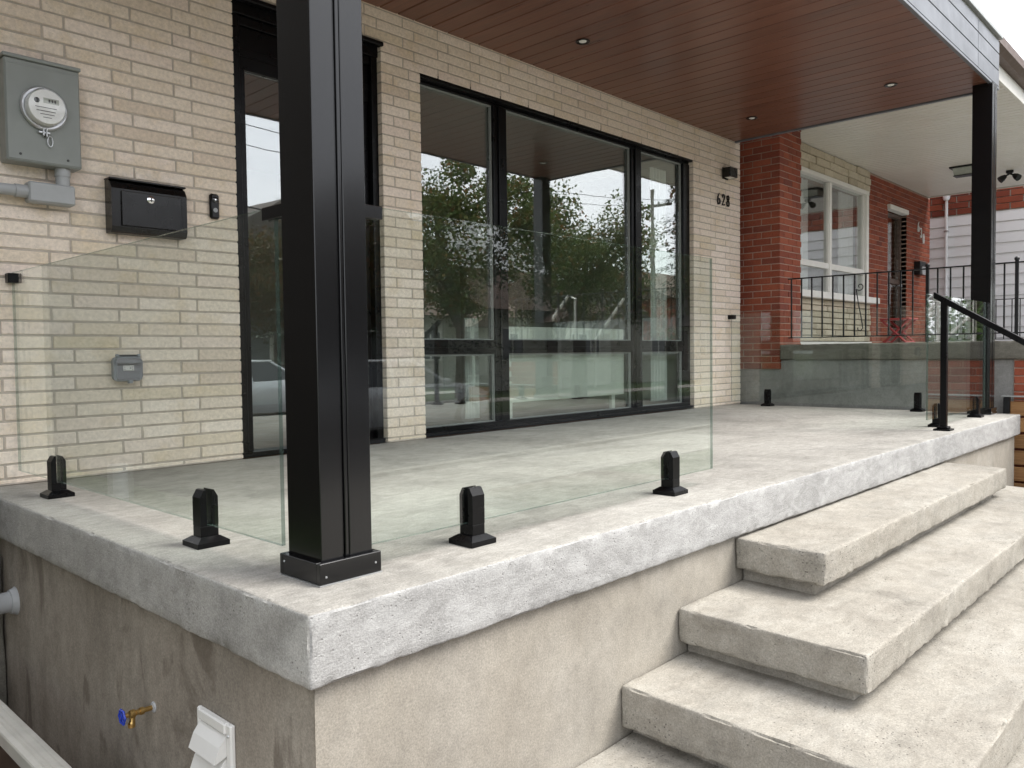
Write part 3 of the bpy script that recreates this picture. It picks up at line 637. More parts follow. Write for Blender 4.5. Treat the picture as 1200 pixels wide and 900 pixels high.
part('socket_slot', 'print', ob, lambda b: [b.box(*q) for q in ((.655, .660, WY-.0433, WY-.0427, .539, .542), (.655, .660, WY-.0433, WY-.0427, .528, .531), (.693, .698, WY-.0433, WY-.0427, .539, .542), (.693, .698, WY-.0433, WY-.0427, .528, .531), (.683, .687, WY-.0433, WY-.0427, .532, .538))])
def cover(b):
    b.prism(rr(.611, .738, .476, .586, .020), 1, WY-.066, WY-.0635)
    b.prism(rr(.611, .738, .476, .482, .003), 1, WY-.0632, WY-.040)
part('clear_cover', 'clear', ob, cover)
part('cover_frame', 'outletgrey', ob, lambda b: b.tube([(q[0], WY-.060, q[1]) for q in rr(.6115, .7375, .4765, .5855, .020)+rr(.6115, .7375, .4765, .5855, .020)[:1]], .0032, 6), True)
part('hinge', 'print', ob, lambda b: b.tube([(.625, WY-.043, .600), (.725, WY-.043, .600)], .004, 8), True)
for hx_ in (.622, .728): part('hinge_knuckle', 'outletgrey', ob, lambda b: b.cbox(hx_-.008, hx_+.008, WY-.052, WY-.033, .592, .607, .003))
part('latch', 'outletgrey', ob, lambda b: b.cbox(.668, .686, WY-.070, WY-.040, .458, .474, .002))
# wall light
sc = thing('wall_light', 'black box wall light above the house number', 'wall light', (6.94, WY, 2.46))
part('lamp_body', 'blackplastic', sc, lambda b: b.cbox(6.865, 7.025, WY-.11, WY-.012, 2.425, 2.525, .004))
part('back_plate', 'blackplastic', sc, lambda b: b.cbox(6.885, 7.005, WY-.0118, WY-.0005, 2.415, 2.535, .002))
part('diffuser', 'bulb', sc, lambda b: b.box(6.895, 6.995, WY-.095, WY-.03, 2.4235, 2.4248))
# serif style digits built from strokes of changing width
def stroke(b, pts, x, z, h, y0, y1, flip=1):
    """pts (u,v,w) in units of digit height; u right, v up"""
    n_ = len(pts); Lf = []; Rt = []
    for i, (u, v_, wd) in enumerate(pts):
        a = pts[max(0, i-1)]; c_ = pts[min(n_-1, i+1)]; dx, dz = c_[0]-a[0], c_[1]-a[1]; l = math.hypot(dx, dz) or 1
        nx_, nz_ = -dz/l*wd/2, dx/l*wd/2
        Lf.append((x+(u+nx_)*h, z+(v_+nz_)*h)); Rt.append((x+(u-nx_)*h, z+(v_-nz_)*h))
    for i in range(n_-1):
        q = [Lf[i], Lf[i+1], Rt[i+1], Rt[i]]
        b.add([(p_[0], y0, p_[1]) for p_ in q]+[(p_[0], y1, p_[1]) for p_ in q], [(0, 1, 2, 3), (7, 6, 5, 4), (0, 4, 5, 1), (1, 5, 6, 2), (2, 6, 7, 3), (3, 7, 4, 0)])
def arc(cx, cz, rx, rz_, a0, a1, w0, w1, n_=14, wm=None):
    r_ = []
    for i in range(n_+1):
        t_ = i/n_; a = R(a0+(a1-a0)*t_); r_.append((cx+rx*math.cos(a), cz+rz_*math.sin(a), w0+(w1-w0)*abs(math.cos(a))))
    return r_
DIG = {
 '6': [arc(.26, .28, .20, .25, 0, 360, .05, .13, 24), [(.065, .30, .12), (.075, .48, .12), (.12, .66, .11), (.20, .82, .09), (.30, .93, .06), (.40, .98, .05)]],
 '2': [arc(.25, .74, .17, .22, 175, -25, .05, .13, 14), [(.40, .64, .11), (.33, .50, .10), (.20, .30, .07), (.07, .10, .05), (.05, .05, .05)], [(.04, .055, .11), (.30, .055, .11), (.42, .07, .09), (.46, .16, .05)], [(.08, .70, .11), (.12, .70, .11)]],
 '8': [arc(.26, .26, .19, .24, 0, 360, .05, .13, 24), arc(.26, .74, .155, .21, 0, 360, .05, .11, 22)],
 '3': [arc(.22, .74, .17, .22, 160, -90, .05, .12, 14), arc(.22, .27, .20, .25, 90, -165, .05, .13, 14)],
 '0': [arc(.26, .5, .19, .46, 0, 360, .05, .12, 28)]}
def digits(name, label, txt, x, z, h, pitch, mat, y, drop=0, wk=1.0):
    t_ = thing(name, label, 'house number', (x, y, z))
    for i, ch in enumerate(txt):
        b = MB()
        for st in DIG[ch]: stroke(b, [(u_, v_, w_*wk) for u_, v_, w_ in st], x+i*pitch, z-i*drop, h, y-.018, y-.006)
        b.box(x+i*pitch+.12*h, x+i*pitch+.16*h, y-.006, y-.0005, z-i*drop+.02*h, z-i*drop+.06*h)
        b.build('digit', mat, t_)
digits('house_number', 'black serif numerals 628 on cream brick under the wall light', '628', 6.765, 2.130, .125, .098, 'blackplastic', WY, 0, .78)

# ------------------------------------------------------------------ things on the side of the porch base
tapx = .0265
tp = thing('hose_tap', 'brass garden tap with blue handle on the stained porch side', 'tap', (tapx, .91, -.47))
ty, tz = .91, -.485
TS = .70
part('wall_flange', 'pvcgrey', tp, lambda b: b.lathe([(.024, 0), (.022, .006), (.014, .010)], (tapx, ty, tz), (-1, 0, 0), 20), True)
part('tap_body', 'brass', tp, lambda b: (b.lathe([(.011, .008), (.011, .045), (.016, .046), (.016, .062), (.012, .064), (.012, .078), (.018, .084), (.018, .104), (.010, .110), (.010, .128)], (tapx, ty, tz), (-1, 0, 0), 16), b.tube([(tapx-.093, ty, tz), (tapx-.093, ty, tz-.028), (tapx-.096, ty, tz-.040)], [.012, .012, .015], 12)), True)
part('spout_collar', 'brass', tp, lambda b: b.lathe([(.0155, 0), (.0155, .016)], (tapx-.097, ty, tz-.0555), (0, 0, 1), 14), True)
def wheel(b):
    c_ = Vector((tapx-.135, ty, tz))
    b.tube([c_+Vector((0, .029*math.cos(a)*(1+.10*math.cos(6*a)), .029*math.sin(a)*(1+.10*math.cos(6*a)))) for a in [2*math.pi*i/36 for i in range(37)]], .005, 6)
    for i in range(6):
        a = math.pi*i/3; b.tube([c_, c_+Vector((0, .027*math.cos(a), .027*math.sin(a)))], .0035, 6)
    b.lathe([(.008, -.006), (.008, .008)], c_, (1, 0, 0), 12)
part('tap_handle', 'bluehandle', tp, wheel, True)
for c_ in tp.children:
    me_ = c_.data; o_ = Vector((tapx, ty, tz))
    for v_ in me_.vertices: v_.co = o_ + (v_.co-o_)*TS
vc = thing('vent_cover', 'white plastic louvred vent cover on the porch side below the corner', 'vent', (tapx, .5, -.56))
vy0, vy1, vz1, vz0 = .398, .590, -.383, -.600
def vframe(b):
    b.cbox(tapx-.016, tapx-.0005, vy0, vy0+.026, vz0, vz1, .004); b.cbox(tapx-.016, tapx-.0005, vy1-.014, vy1, vz0, vz1, .004)
    b.cbox(tapx-.020, tapx-.0005, vy0+.0262, vy1-.0142, vz1-.030, vz1, .004); b.box(tapx-.004, tapx-.0005, vy0+.0262, vy1-.0142, vz0, vz1-.0302)
part('vent_frame', 'whiteplastic', vc, vframe)
for i in range(3):
    zt_ = vz1-.032-i*.062
    poly = [(tapx-.0042, zt_), (tapx-.014, zt_-.004), (tapx-.034, zt_-.030), (tapx-.046, zt_-.060), (tapx-.049, zt_-.068), (tapx-.045, zt_-.070), (tapx-.0042, zt_-.055)]
    b = MB(); b.prism([(p_[0], p_[1]) for p_ in poly], 1, vy0+.030+.003*i, vy1-.016-.003*i); b.build('louvre', 'whiteplastic', vc)
part('screw', 'steel', vc, lambda b: b.lathe([(.0045, 0), (.003, .0025)], (tapx-.0161, vy0+.013, vz1-.03), (-1, 0, 0), 10), True)
el = thing('drain_pipe', 'grey plastic pipe elbow entering the porch side near the foundation', 'pipe', (-.1, 2.28, GZ))
part('pipe', 'pvcgrey', el, lambda b: b.tube([(.026, 2.27, -.43), (-.03, 2.27, -.43), (-.075, 2.27, -.42), (-.105, 2.27, -.385), (-.115, 2.27, -.33), (-.115, 2.27, .1)], .043, 20), True)
part('flange', 'pvcgrey', el, lambda b: b.lathe([(.060, .0), (.056, .004), (.050, .022), (.046, .024)], (.0262, 2.27, -.43), (-1, 0, 0), 22), True)
part('collar', 'pvcgrey', el, lambda b: b.lathe([(.049, 0), (.049, .05)], (-.115, 2.27, -.30), (0, 0, 1), 22), True)
bd = thing('board_rail', 'grooved pale composite rail along the side yard below the tap', 'rail', (-.18, 1, GZ))
def rail(b):
    xs_ = [-.212, -.209, -.192, -.188, -.184, -.176, -.173, -.170, -.152, -.149, -.146, -.131, -.128]
    zs_ = [-.706, -.700, -.698, -.703, -.698, -.698, -.702, -.698, -.698, -.702, -.698, -.700, -.706]
    b.prism(list(zip(xs_, zs_))+[(-.128, -.748), (-.212, -.748)], 1, -.4, 2.38)
part('rail_board', 'composite', bd, rail)
for yy in (-.2, .9, 2.1): boxpart('rail_post', 'composite', bd, -.205, -.135, yy, yy+.09, GZ-.15, -.7485, .004)
hs = thing('garden_hose', 'coiled green garden hose lying on the mulch beside the pale rail', 'hose', (-.36, 1.25, GZ))
part('hose_coil', plain('green_rubber', (.02, .20, .12), .4), hs, lambda b: b.tube([(-.36+(.09+.004*math.sin(i))*math.cos(i*.35), 1.22+.16*math.sin(i*.35), GZ+.012+.0016*i) for i in range(90)], .012, 8), True)

# ------------------------------------------------------------------ neighbouring house
NX, NWY, NF = 7.45, 2.74, .62
nh = thing('neighbour_house', 'red brick neighbouring house with white framed picture window', 'house', (10.8, NWY, GZ))
PY = 2.329; PXR = 8.0
RP, RL = .0720, .215
def red_wall_rows(z0, z1): return [z0+i*RP for i in range(int((z1-z0)/RP)+1)]
pier = part('brick_pier', 'redmortar', nh, lambda b: b.box(NX+.006, PXR-.006, PY+.006, 3.6, .375, 3.168))
npb = []
for k, z in enumerate(red_wall_rows(.375, 3.10)):
    zz = z+.036; h = RP-.010
    # side face (plane x = NX): corner brick then stretchers running in +y
    y = PY; first = True; off_ = [.215, .102][k % 2]
    cuts = [PY, PY+off_]
    while cuts[-1] < 3.1: cuts.append(cuts[-1]+(RL if not (k % 4 == 2 and len(cuts) == 3) else .11))
    for i in range(len(cuts)-1):
        a, c_ = cuts[i]+(.005 if i else 0), cuts[i+1]-.005
        npb.append(('s', a, c_, zz, h, k))
    # front face (plane y = PY): after the corner brick
    cx0 = NX + ([.102, .215][k % 2]); cuts = [cx0]
    while cuts[-1] < PXR-.12: cuts.append(cuts[-1]+RL)
    cuts.append(PXR)
    for i in range(len(cuts)-1): npb.append(('f', cuts[i]+.005, cuts[i+1]-(.005 if i < len(cuts)-2 else 0), zz, h, k))
rb = MB()
for (fc, a, c_, zz, h, k) in npb:
    if c_-a < .03: continue
    if fc == 's':
        cornerw = [.102, .215][k % 2]-.005 if abs(a-PY) < 1e-6 else .09
        if a > 2.86: rb.cbox(NX, NX+.09, a, c_, zz-h/2, zz+h/2, .003); continue
        key = ('s', round(c_-a, 3), round(cornerw, 3))
        if key not in brick_cache:
            b = MB(); b.cbox(0, cornerw, -(c_-a)/2, (c_-a)/2, -h/2, h/2, .003); brick_cache[key] = b.mesh('brick', 'redbrick')
        o = link('brick', brick_cache[key], pier); o.location = (NX+random.uniform(-.0015, .0015), (a+c_)/2, zz)
    else:
        key = ('f', round(c_-a, 3))
        if key not in brick_cache:
            b = MB(); b.cbox(-(c_-a)/2, (c_-a)/2, 0, .09, -h/2, h/2, .003); brick_cache[key] = b.mesh('brick', 'redbrick')
        o = link('brick', brick_cache[key], pier); o.location = ((a+c_)/2, PY+random.uniform(-.0015, .0015), zz)
    o.matrix_parent_inverse = pier.matrix_world.inverted()
o = rb.build('brickwork', 'redbrick', pier); o['kind'] = 'stuff'
# window wall
NWX0, NWX1, NWZ0, NWZ1 = 8.55, 11.08, 1.33, 2.80
NDX0, NDX1, NDZ1 = 12.10, 12.98, 2.70
bw = MB()
for k, z in enumerate(red_wall_rows(NF+.002, 3.10)):
    zz = z+.036; h = RP-.010; spans = [(11.30, 14.20)]
    if zz < NDZ1+.1: spans = [(11.30, NDX0), (NDX1, 14.20)]
    for s0, s1 in spans:
        x = s0; ph = RL*(.5 if k % 2 else 1)
        while x < s1-.02:
            e = min(s1, x+ph); ph = RL
            if s1-e < .05: e = s1
            bw.cbox(x+.004, e-.004, NWY, NWY+.09, zz-h/2, zz+h/2, .003); x = e
o = bw.build('brickwork', 'redbrick', nh); o['kind'] = 'stuff'
part('front_wall', 'redmortar', nh, lambda b: (b.box(11.304, NDX0-.004, NWY+.007, NWY+.2, NF, 3.168), b.box(NDX1+.004, 14.196, NWY+.007, NWY+.2, NF, 3.168), b.box(NDX0-.004, NDX1+.004, NWY+.0075, NWY+.199, NDZ1+.1, 3.1675), b.box(PXR-.1, 11.30, NWY+.09, NWY+.3, NF, NWZ0-.05), b.box(PXR-.1, 11.30, NWY+.09, NWY+.3, NWZ1+.05, 3.168)))
part('upper_wall', 'redbrick', nh, lambda b: (b.box(NX+.3, 14.196, NWY+.21, 11, 3.55, 6.2), b.box(14.1, 14.19, NWY+.21, 11, GZ-.1, 3.5), b.box(NX+.02, NX+.1, 3.62, 11, GZ-.1, 3.5)))
# split stone above and below the window
def stones(z0, z1, rows, x0, x1, name):
    hh = (z1-z0)/rows
    for r_ in range(rows):
        x = x0-random.uniform(0, .2)
        while x < x1:
            wd = random.uniform(.22, .50); a, e = max(x, x0), min(x+wd, x1)
            if e-a > .04:
                b = MB(); pr = random.uniform(0, .022); b.cbox(a+.004, e-.004, NWY-.02-pr, NWY+.085, z0+r_*hh+.004, z0+(r_+1)*hh-.004, .008); b.build(name, 'stone', nh)
            x += wd
stones(2.86, 3.165, 3, PXR-.09, 11.29, 'stone'); stones(NF+.07, 1.24, 7, PXR-.09, 11.29, 'stone'); 
part('stone_plinth', 'whitepaint', nh, lambda b: b.cbox(PXR-.09, 11.29, NWY-.05, NWY+.08, NF, NF+.066, .006))
nwin = part('window', 'whitepaint', nh, lambda b: (b.cbox(NWX0, NWX1+.09, NWY-.05, NWY+.10, NWZ1, NWZ1+.058, .004), b.cbox(NWX1, NWX1+.09, NWY-.045, NWY+.10, NWZ0+.001, NWZ1-.001, .004), b.cbox(NWX0, NWX0+.08, NWY-.045, NWY+.10, NWZ0+.001, NWZ1-.001, .004)))
part('window_sill', 'whitepaint', nwin, lambda b: b.cbox(NWX0-.1, NWX1+.30, NWY-.13, NWY+.10, NWZ0-.088, NWZ0-.001, .006))
part('sash_bar', 'whitepaint', nwin, lambda b: (b.cbox(9.80, 9.875, NWY-.02, NWY+.07, NWZ0+.001, NWZ1-.001, .004),))
for a, c_ in ((NWX0+.081, 9.799), (9.876, NWX1-.001)):
    part('sash_rail', 'whitepaint', nwin, lambda b: b.cbox(a, c_, NWY-.01, NWY+.06, 1.655, 1.73, .004))
    for z0_, z1_ in ((NWZ0+.002, 1.654), (1.731, NWZ1-.002)):
        boxpart('pane', 'npane', nwin, a+.002, c_-.002, NWY+.02, NWY+.026, z0_, z1_)
        part('sash', 'whitepaint', nwin, lambda b: (b.box(a, a+.018, NWY-.004, NWY+.045, z0_, z1_), b.box(c_-.018, c_, NWY-.004, NWY+.045, z0_, z1_)))
part('room_shell', 'interior', nh, lambda b: (b.box(PXR, 11.5, 4.4, 4.5, NF, 3.1), b.box(PXR, 11.5, 2.95, 4.4, NF-.05, NF), b.box(PXR, 11.5, 2.95, 4.4, 3.05, 3.1), b.box(11.4, 11.5, 2.95, 4.4, NF, 3.05)))
def drape(b, x0, x1):
    n_ = 30; y_ = NWY+.14
    for i in range(n_+1):
        xx = x0+(x1-x0)*i/n_; yy = y_+.02*math.sin(i*1.1); b.v += [(xx, yy, 1.3), (xx, yy, 2.8), (xx, yy+.004, 2.8), (xx, yy+.004, 1.3)]
    for i in range(n_):
        for k in range(4): b.f.append((4*i+k, 4*i+(k+1) % 4, 4*i+4+(k+1) % 4, 4*i+4+k)); b.mi.append(0)
for x0_, x1_, lab in ((8.7, 9.5, 'pale curtain behind the neighbour window beside the red pier'), (10.5, 11.05, 'pale curtain behind the neighbour window on its door side')):
    b = MB(); drape(b, x0_, x1_); tag(b.build('curtain', 'curtain', None, True), lab, 'curtain')
nd = part('door', 'brownroof', nh, lambda b: (b.cbox(NDX0, NDX0+.05, NWY+.08, NWY+.17, NF+.01, NDZ1-.03, .004), b.cbox(NDX1-.05, NDX1, NWY+.08, NWY+.17, NF+.01, NDZ1-.03, .004), b.cbox(NDX0, NDX1, NWY+.08, NWY+.17, NDZ1-.029, NDZ1+.02, .004), b.cbox(NDX0+.051, NDX1-.051, NWY+.10, NWY+.15, NF+.02, NF+.30, .004), b.cbox(NDX0+.051, NDX1-.051, NWY+.10, NWY+.15, 1.62, 1.70, .004)))
boxpart('pane', 'npane', nd, NDX0+.052, NDX1-.052, NWY+.12, NWY+.126, NF+.302, 1.618); boxpart('pane', 'npane', nd, NDX0+.052, NDX1-.052, NWY+.12, NWY+.126, 1.702, NDZ1-.031)
part('door_backing', 'interior', nd, lambda b: b.box(NDX0, NDX1, NWY+.5, NWY+.52, NF, NDZ1))
part('awning_box', 'whitepaint', nh, lambda b: b.cbox(NDX0-.03, NDX1-.05, NWY-.05, NWY+.06, NDZ1+.025, NDZ1+.098, .006))
part('handle', 'steel', nd, lambda b: b.lathe([(.012, 0), (.012, .03), (.028, .035), (.022, .06)], (NDX1-.10, NWY+.10, 1.60), (0, -1, 0), 14), True)
# porch, coping
npch = thing('neighbour_porch', 'raised grey stucco porch with rough stone coping beside the red pier', 'porch', (10.8, 1.3, GZ))
part('base_wall', 'greystucco', npch, lambda b: (b.box(NX+.03, 14.05, .12, NWY, GZ-.1, .474), b.box(NX+.0305, NX+.20, NWY+.001, 3.6, GZ-.1, .374)))
rough_box('coping', NX-.015, NX+.30, -.75, PY-.004, .476, .642, ['coping'], npch, .03, .014, .006, .02, 0, None, 61)
part('porch_floor', 'greystucco', npch, lambda b: b.box(NX+.301, 14.05, -.75, NWY-.001, .5, NF))
rough_box('coping', 13.75, 14.07, -.75, NWY-.004, .476+.145, .642, ['coping'], npch, .08, .008, .003, .01, 0, None, 62)
brc = MB()
for k in range(19):
    zz = GZ+.02+k*RP+.036; h = RP-.01
    if zz > .46: break
    y = .118; ph = RL*(.5 if k % 2 else 1)
    while y > -.7:
        e = y-ph; ph = RL; brc.cbox(NX+.012, NX+.11, e+.004, y-.004, zz-h/2, zz+h/2, .003); y = e
o = brc.build('brickwork', 'redbrick', npch); o['kind'] = 'stuff'
part('brick_backing', 'redmortar', npch, lambda b: b.box(NX+.02, 14.05, -.74, .119, GZ-.1, .474))
# iron railing
def iron_railing(x, ys, z0, z1, lab, scrolls, posts):
    t_ = thing('iron_railing', lab, 'railing', (x, (ys[0]+ys[1])/2, .642), 'black wrought iron porch railings')
    y0_, y1_ = min(ys), max(ys)
    part('top_rail', 'iron', t_, lambda b: b.cbox(x-.016, x+.016, y0_, y1_, z1-.008, z1+.004, .002))
    part('bottom_rail', 'iron', t_, lambda b: b.cbox(x-.012, x+.012, y0_, y1_, z0-.006, z0+.006, .002))
    n_ = int((y1_-y0_)/.112)
    for i in range(n_+1):
        yy = y1_-.035-i*.112
        if yy < y0_: break
        if min([abs(yy-q) for q in posts] or [9]) < .03: continue
        boxpart('baluster', 'iron', t_, x-.0065, x+.0065, yy-.0065, yy+.0065, z0+.0062, z1-.0082)
    for q in posts:
        pst = boxpart('rail_post', 'iron', t_, x-.014, x+.014, q-.014, q+.014, .642, z1+.02, .002)
        part('finial', 'iron', pst, lambda b: b.lathe([(.022, 0), (.022, .018), (.010, .03)], (x, q, z1+.0205), (0, 0, 1), 10), True)
    for q in scrolls:
        def scr(b):
            pts = []
            for i in range(22): a = -1.2+i*.33; rr_ = .008+.0017*i; pts.append((x, q+rr_*math.cos(a), z1-.13+rr_*math.sin(a)))
            pts = pts+[(x, q+.015, z1-.30), (x, q-.012, z1-.44), (x, q-.030, z0+.085), (x, q-.010, z0+.055), (x, q+.018, z0+.065), (x, q+.02, z0+.09)]
            b.tube(pts, .0055, 6)
        part('scroll', 'iron', t_, scr, True)
    return t_
iron_railing(NX+.06, (2.26, -.7), .716, 1.355, 'black wrought iron railing with scrolls on the rough stone coping', [1.50], [.86, .11])
iron_railing(13.88, (2.70, -.7), .716, 1.355, 'black wrought iron railing on the far porch side before white siding', [], [1.9, .3])
# neighbour canopy
nc = thing('neighbour_canopy', 'neighbour porch roof with cream plank soffit and white fascia', 'canopy', (10.8, 1.5, 3.17))
bcache = None
for i in range(59):
    x0_ = NX-.05+i*.1128
    if bcache is None:
        b = MB(); b.prism([(0, .014), (0, .009), (.007, 0), (.101, 0), (.106, .009), (.106, .014)], 1, 0, NWY+.004-.40); bcache = b.mesh('soffit_board', 'nsoffit')
    o = link('soffit_board', bcache, nc); o.location = (x0_, .40, 3.17); o.matrix_parent_inverse = nc.matrix_world.inverted()
part('backing', 'brownroof', nc, lambda b: b.box(NX-.05, 14.1, .40, NWY+.2, 3.183, 3.2))
part('fascia_board', 'whitepaint', nc, lambda b: (b.cbox(NX-.07, 14.13, .370, .398, 3.155, 3.30, .003), b.cbox(NX-.08, NX-.051, .399, NWY+.2, 3.155, 3.30, .003), b.cbox(14.101, 14.13, .399, NWY+.2, 3.155, 3.30, .003)))
part('gutter', 'brownroof', nc, lambda b: b.prism([(.37, 3.302), (.30, 3.302), (.25, 3.34), (.25, 3.42), (.262, 3.42), (.262, 3.345), (.305, 3.315), (.37, 3.315)], 0, NX-.08, 14.14))
part('roof', 'shingle', nc, lambda b: b.prism([(.30, 3.43), (.33, 3.40), (NWY+.2, 3.99), (NWY+.2, 4.03)], 0, NX-.09, 14.15))
part('gable_trim', 'brownroof', nc, lambda b: b.prism([(.37, 3.301), (.37, 3.405), (NWY+.2, 3.98), (NWY+.2, 3.301)], 0, NX-.075, NX-.055))
cl = thing('ceiling_lamp', 'small square porch lamp under the cream soffit', 'lamp', (12.0, 1.66, 3.17))
part('lamp_frame', 'iron', cl, lambda b: b.cbox(11.82, 12.18, 1.50, 1.82, 3.145, 3.169, .004)); part('lamp_glass', 'lcd', cl, lambda b: b.prism([(11.85, 3.1445), (12.15, 3.1445), (12.08, 3.055), (11.92, 3.055)], 1, 1.54, 1.78))
part('lamp_rim', 'iron', cl, lambda b: b.cbox(11.91, 12.09, 1.53, 1.79, 3.045, 3.0545, .002))
sp = thing('security_light', 'small dark twin security light under the cream soffit', 'lamp', (12.74, 1.25, 3.17))
part('mount', 'iron', sp, lambda b: b.lathe([(.05, 0), (.05, -.03), (.03, -.045)], (12.74, 1.25, 3.1695), (0, 0, 1), 16), True)
for s_ in (-1, 1): part('lamp_head', 'iron', sp, lambda b: (b.tube([(12.74, 1.25, 3.125), (12.74, 1.25+s_*.05, 3.10)], .012), b.lathe([(.025, 0), (.045, .05), (.05, .10)], (12.74, 1.25+s_*.05, 3.10), (-.3, s_*.6, -.5), 14)), True)
digits('house_number', 'pale slanting numerals 630 on the red brick wall', '630', 13.50, 2.52, .17, .135, 'whiteplastic', NWY, .085)
nm = thing('mailbox', 'small dark and silver mailbox on the red brick beside the neighbour door', 'mailbox', (13.5, NWY, 1.85))
part('mailbox_body', 'iron', nm, lambda b: b.cbox(13.35, 13.66, NWY-.10, NWY-.0015, 1.80, 2.02, .006)); part('mailbox_lid', 'steel', nm, lambda b: b.cbox(13.40, 13.70, NWY-.125, NWY-.101, 1.80, 1.93, .004))
fc_ = thing('folding_stool', 'small red folding stool with crossed legs on the neighbour porch', 'stool', (9.4, 1.75, NF))
def bar(b, p0, p1, r_=.015): b.tube([p0, p1], r_, 6)
CXc, CYc = 9.40, 1.72
for s_ in (-.15, .15):
    part('leg', 'redpaint', fc_, lambda b: bar(b, (CXc+s_, CYc-.17, NF), (CXc+s_, CYc+.15, NF+.31)))
    part('leg', 'redpaint', fc_, lambda b: bar(b, (CXc+s_*.8, CYc+.17, NF), (CXc+s_*.8, CYc-.15, NF+.31)))
part('seat', 'redpaint', fc_, lambda b: b.cbox(CXc-.17, CXc+.17, CYc-.17, CYc+.17, NF+.31, NF+.33, .005))
part('spreader', 'redpaint', fc_, lambda b: (bar(b, (CXc-.15, CYc-.13, NF+.04), (CXc+.15, CYc-.13, NF+.04), .010), bar(b, (CXc-.15, CYc+.13, NF+.05), (CXc+.15, CYc+.13, NF+.05), .010)))
wr = thing('stair_rail', 'white pipe handrail beside the neighbour front stairs', 'handrail', (9.6, -1.2, GZ))
for x_ in (8.9, 10.4):
    part('pipe_rail', 'whitepaint', wr, lambda b: b.tube([(x_, -.70, NF), (x_, -.70, NF+.80), (x_, -.85, NF+.86), (x_, -2.2, NF-.62), (x_, -2.25, GZ)], .022, 10), True)
    part('mid_rail', 'whitepaint', wr, lambda b: b.tube([(x_, -.70, NF+.42), (x_, -2.22, -.55)], .016, 8), True)
nst = thing('neighbour_steps', 'grey concrete front stairs of the neighbouring house', 'steps', (9.65, -1.4, GZ))
for i in range(8): boxpart('step', 'greystucco', nst, 8.8, 10.5, -.752-.2*(i+1), -.753-.2*i, GZ-.1, NF-.19*(i+1), .006)

lh = thing('side_house', 'house with shade darkened siding across the side yard past the meter corner', 'house', (-5, 7, GZ))
part('wall', 'shadesiding', lh, lambda b: b.box(-9.5, -2.6, -.2, 17.0, GZ-.1, 6.2))  # unseen wall, run towards the street to keep sky light off the porch side
part('roof', 'shingle', lh, lambda b: b.prism([(-9.9, 6.1), (-2.3, 6.1), (-6.05, 8.6)], 1, -.6, 17.4))

# ------------------------------------------------------------------ third house: brick band over white siding
fh = thing('siding_house', 'house with white board siding under a red brick band beyond the neighbour porch', 'house', (15.4, 2.5, GZ))
FX = 15.2
part('wall', 'vinyl1', fh, lambda b: b.box(FX+.03, 22, -1.2, 9, GZ-.1, 3.98))
zb_ = GZ+.02; i = 0
sb = None
while zb_ < 2.93:
    if sb is None:
        b = MB(); b.prism([(0, 0), (-.022, .003), (-.006, .183), (0, .183)], 1, -1.19, 8.9); 
        b2 = MB(); b2.v = [(v_[0]+FX+.029, v_[1], v_[2]) for v_ in b.v]; b2.f = b.f; b2.mi = b.mi; sb = b2.mesh('siding_board', 'siding')
    o = link('siding_board', sb, fh); o.location = (0, 0, zb_); o.matrix_parent_inverse = fh.matrix_world.inverted(); zb_ += .184
fbk = MB()
for k in range(9):
    zz = 2.975+k*.112+.056; y = -1.19-.2*(k % 2)
    while y < 8.9: fbk.cbox(FX, FX+.0295, max(y, -1.19)+.005, min(y+.41, 8.9)-.005, zz-.050, zz+.050, .005); y += .42
o = fbk.build('brickwork', 'redbrick', fh); o['kind'] = 'stuff'
part('roof', 'shingle', fh, lambda b: b.prism([(-1.4, 3.985), (9.2, 3.985), (3.9, 5.0)], 0, FX-.25, 22.3))
wp = thing('conduit_mast', 'white vertical conduit pipe on the white siding', 'pipe', (FX-.06, 2.73, 1))
part('pipe', 'siding', wp, lambda b: b.tube([(FX-.05, 2.735, GZ), (FX-.05, 2.735, 3.25)], .026, 12), True)
part('weather_head', 'siding', wp, lambda b: b.lathe([(.05, 0), (.06, .03), (.06, .12), (.02, .17)], (FX-.06, 2.735, 3.2505), (0, 0, 1), 14), True)
part('clamp', 'steel', wp, lambda b: (b.cbox(FX-.085, FX-.01, 2.700, 2.772, 2.68, 2.71, .003), b.cbox(FX-.085, FX-.01, 2.700, 2.772, 1.50, 1.53, .003)))

# ------------------------------------------------------------------ wooden slat fence and shrub
fe = thing('slat_fence', 'brown horizontal slat fence with black posts beside the porch end', 'fence', (7.4, -.8, GZ))
for q in (.150, -1.55): boxpart('fence_post', 'iron', fe, 7.345, 7.395, q-.025, q+.025, GZ-.2, .135, .004)
for i in range(7): 
    boxpart('slat', 'fencewood', fe, 7.36, 7.38, -1.52, .122, .098-.126-.147*i, .098-.147*i, .003)
part('cap_rail', 'flash', fe, lambda b: b.cbox(7.33, 7.41, -1.6, .19, .137, .150, .003))
def leaves(b, n_, size, pick, up=.3, aspect=.6):
    for _ in range(n_):
        c_ = pick(); d = Vector((random.gauss(0, 1), random.gauss(0, 1), random.gauss(0, 1)+up)).normalized(); u = d.orthogonal().normalized()
        u = (Matrix.Rotation(random.uniform(0, 6.28), 3, d) @ u); v_ = d.cross(u); s_ = size*random.uniform(.6, 1.3)
        b.add([c_-u*s_*.5, c_+v_*s_*aspect*.5-u*s_*.05, c_+u*s_*.5, c_-v_*s_*aspect*.5-u*s_*.05], [(0, 1, 2, 3)])
def make_leaf_mesh(b, name, mat, parent):
    me = bpy.data.meshes.new(name); me.from_pydata(b.v, [], b.f); me.materials.append(M[mat]); return link(name, me, parent)
sh = thing('shrub', 'small green shrub growing beside the slat fence', 'shrub', (7.0, -.55, GZ))
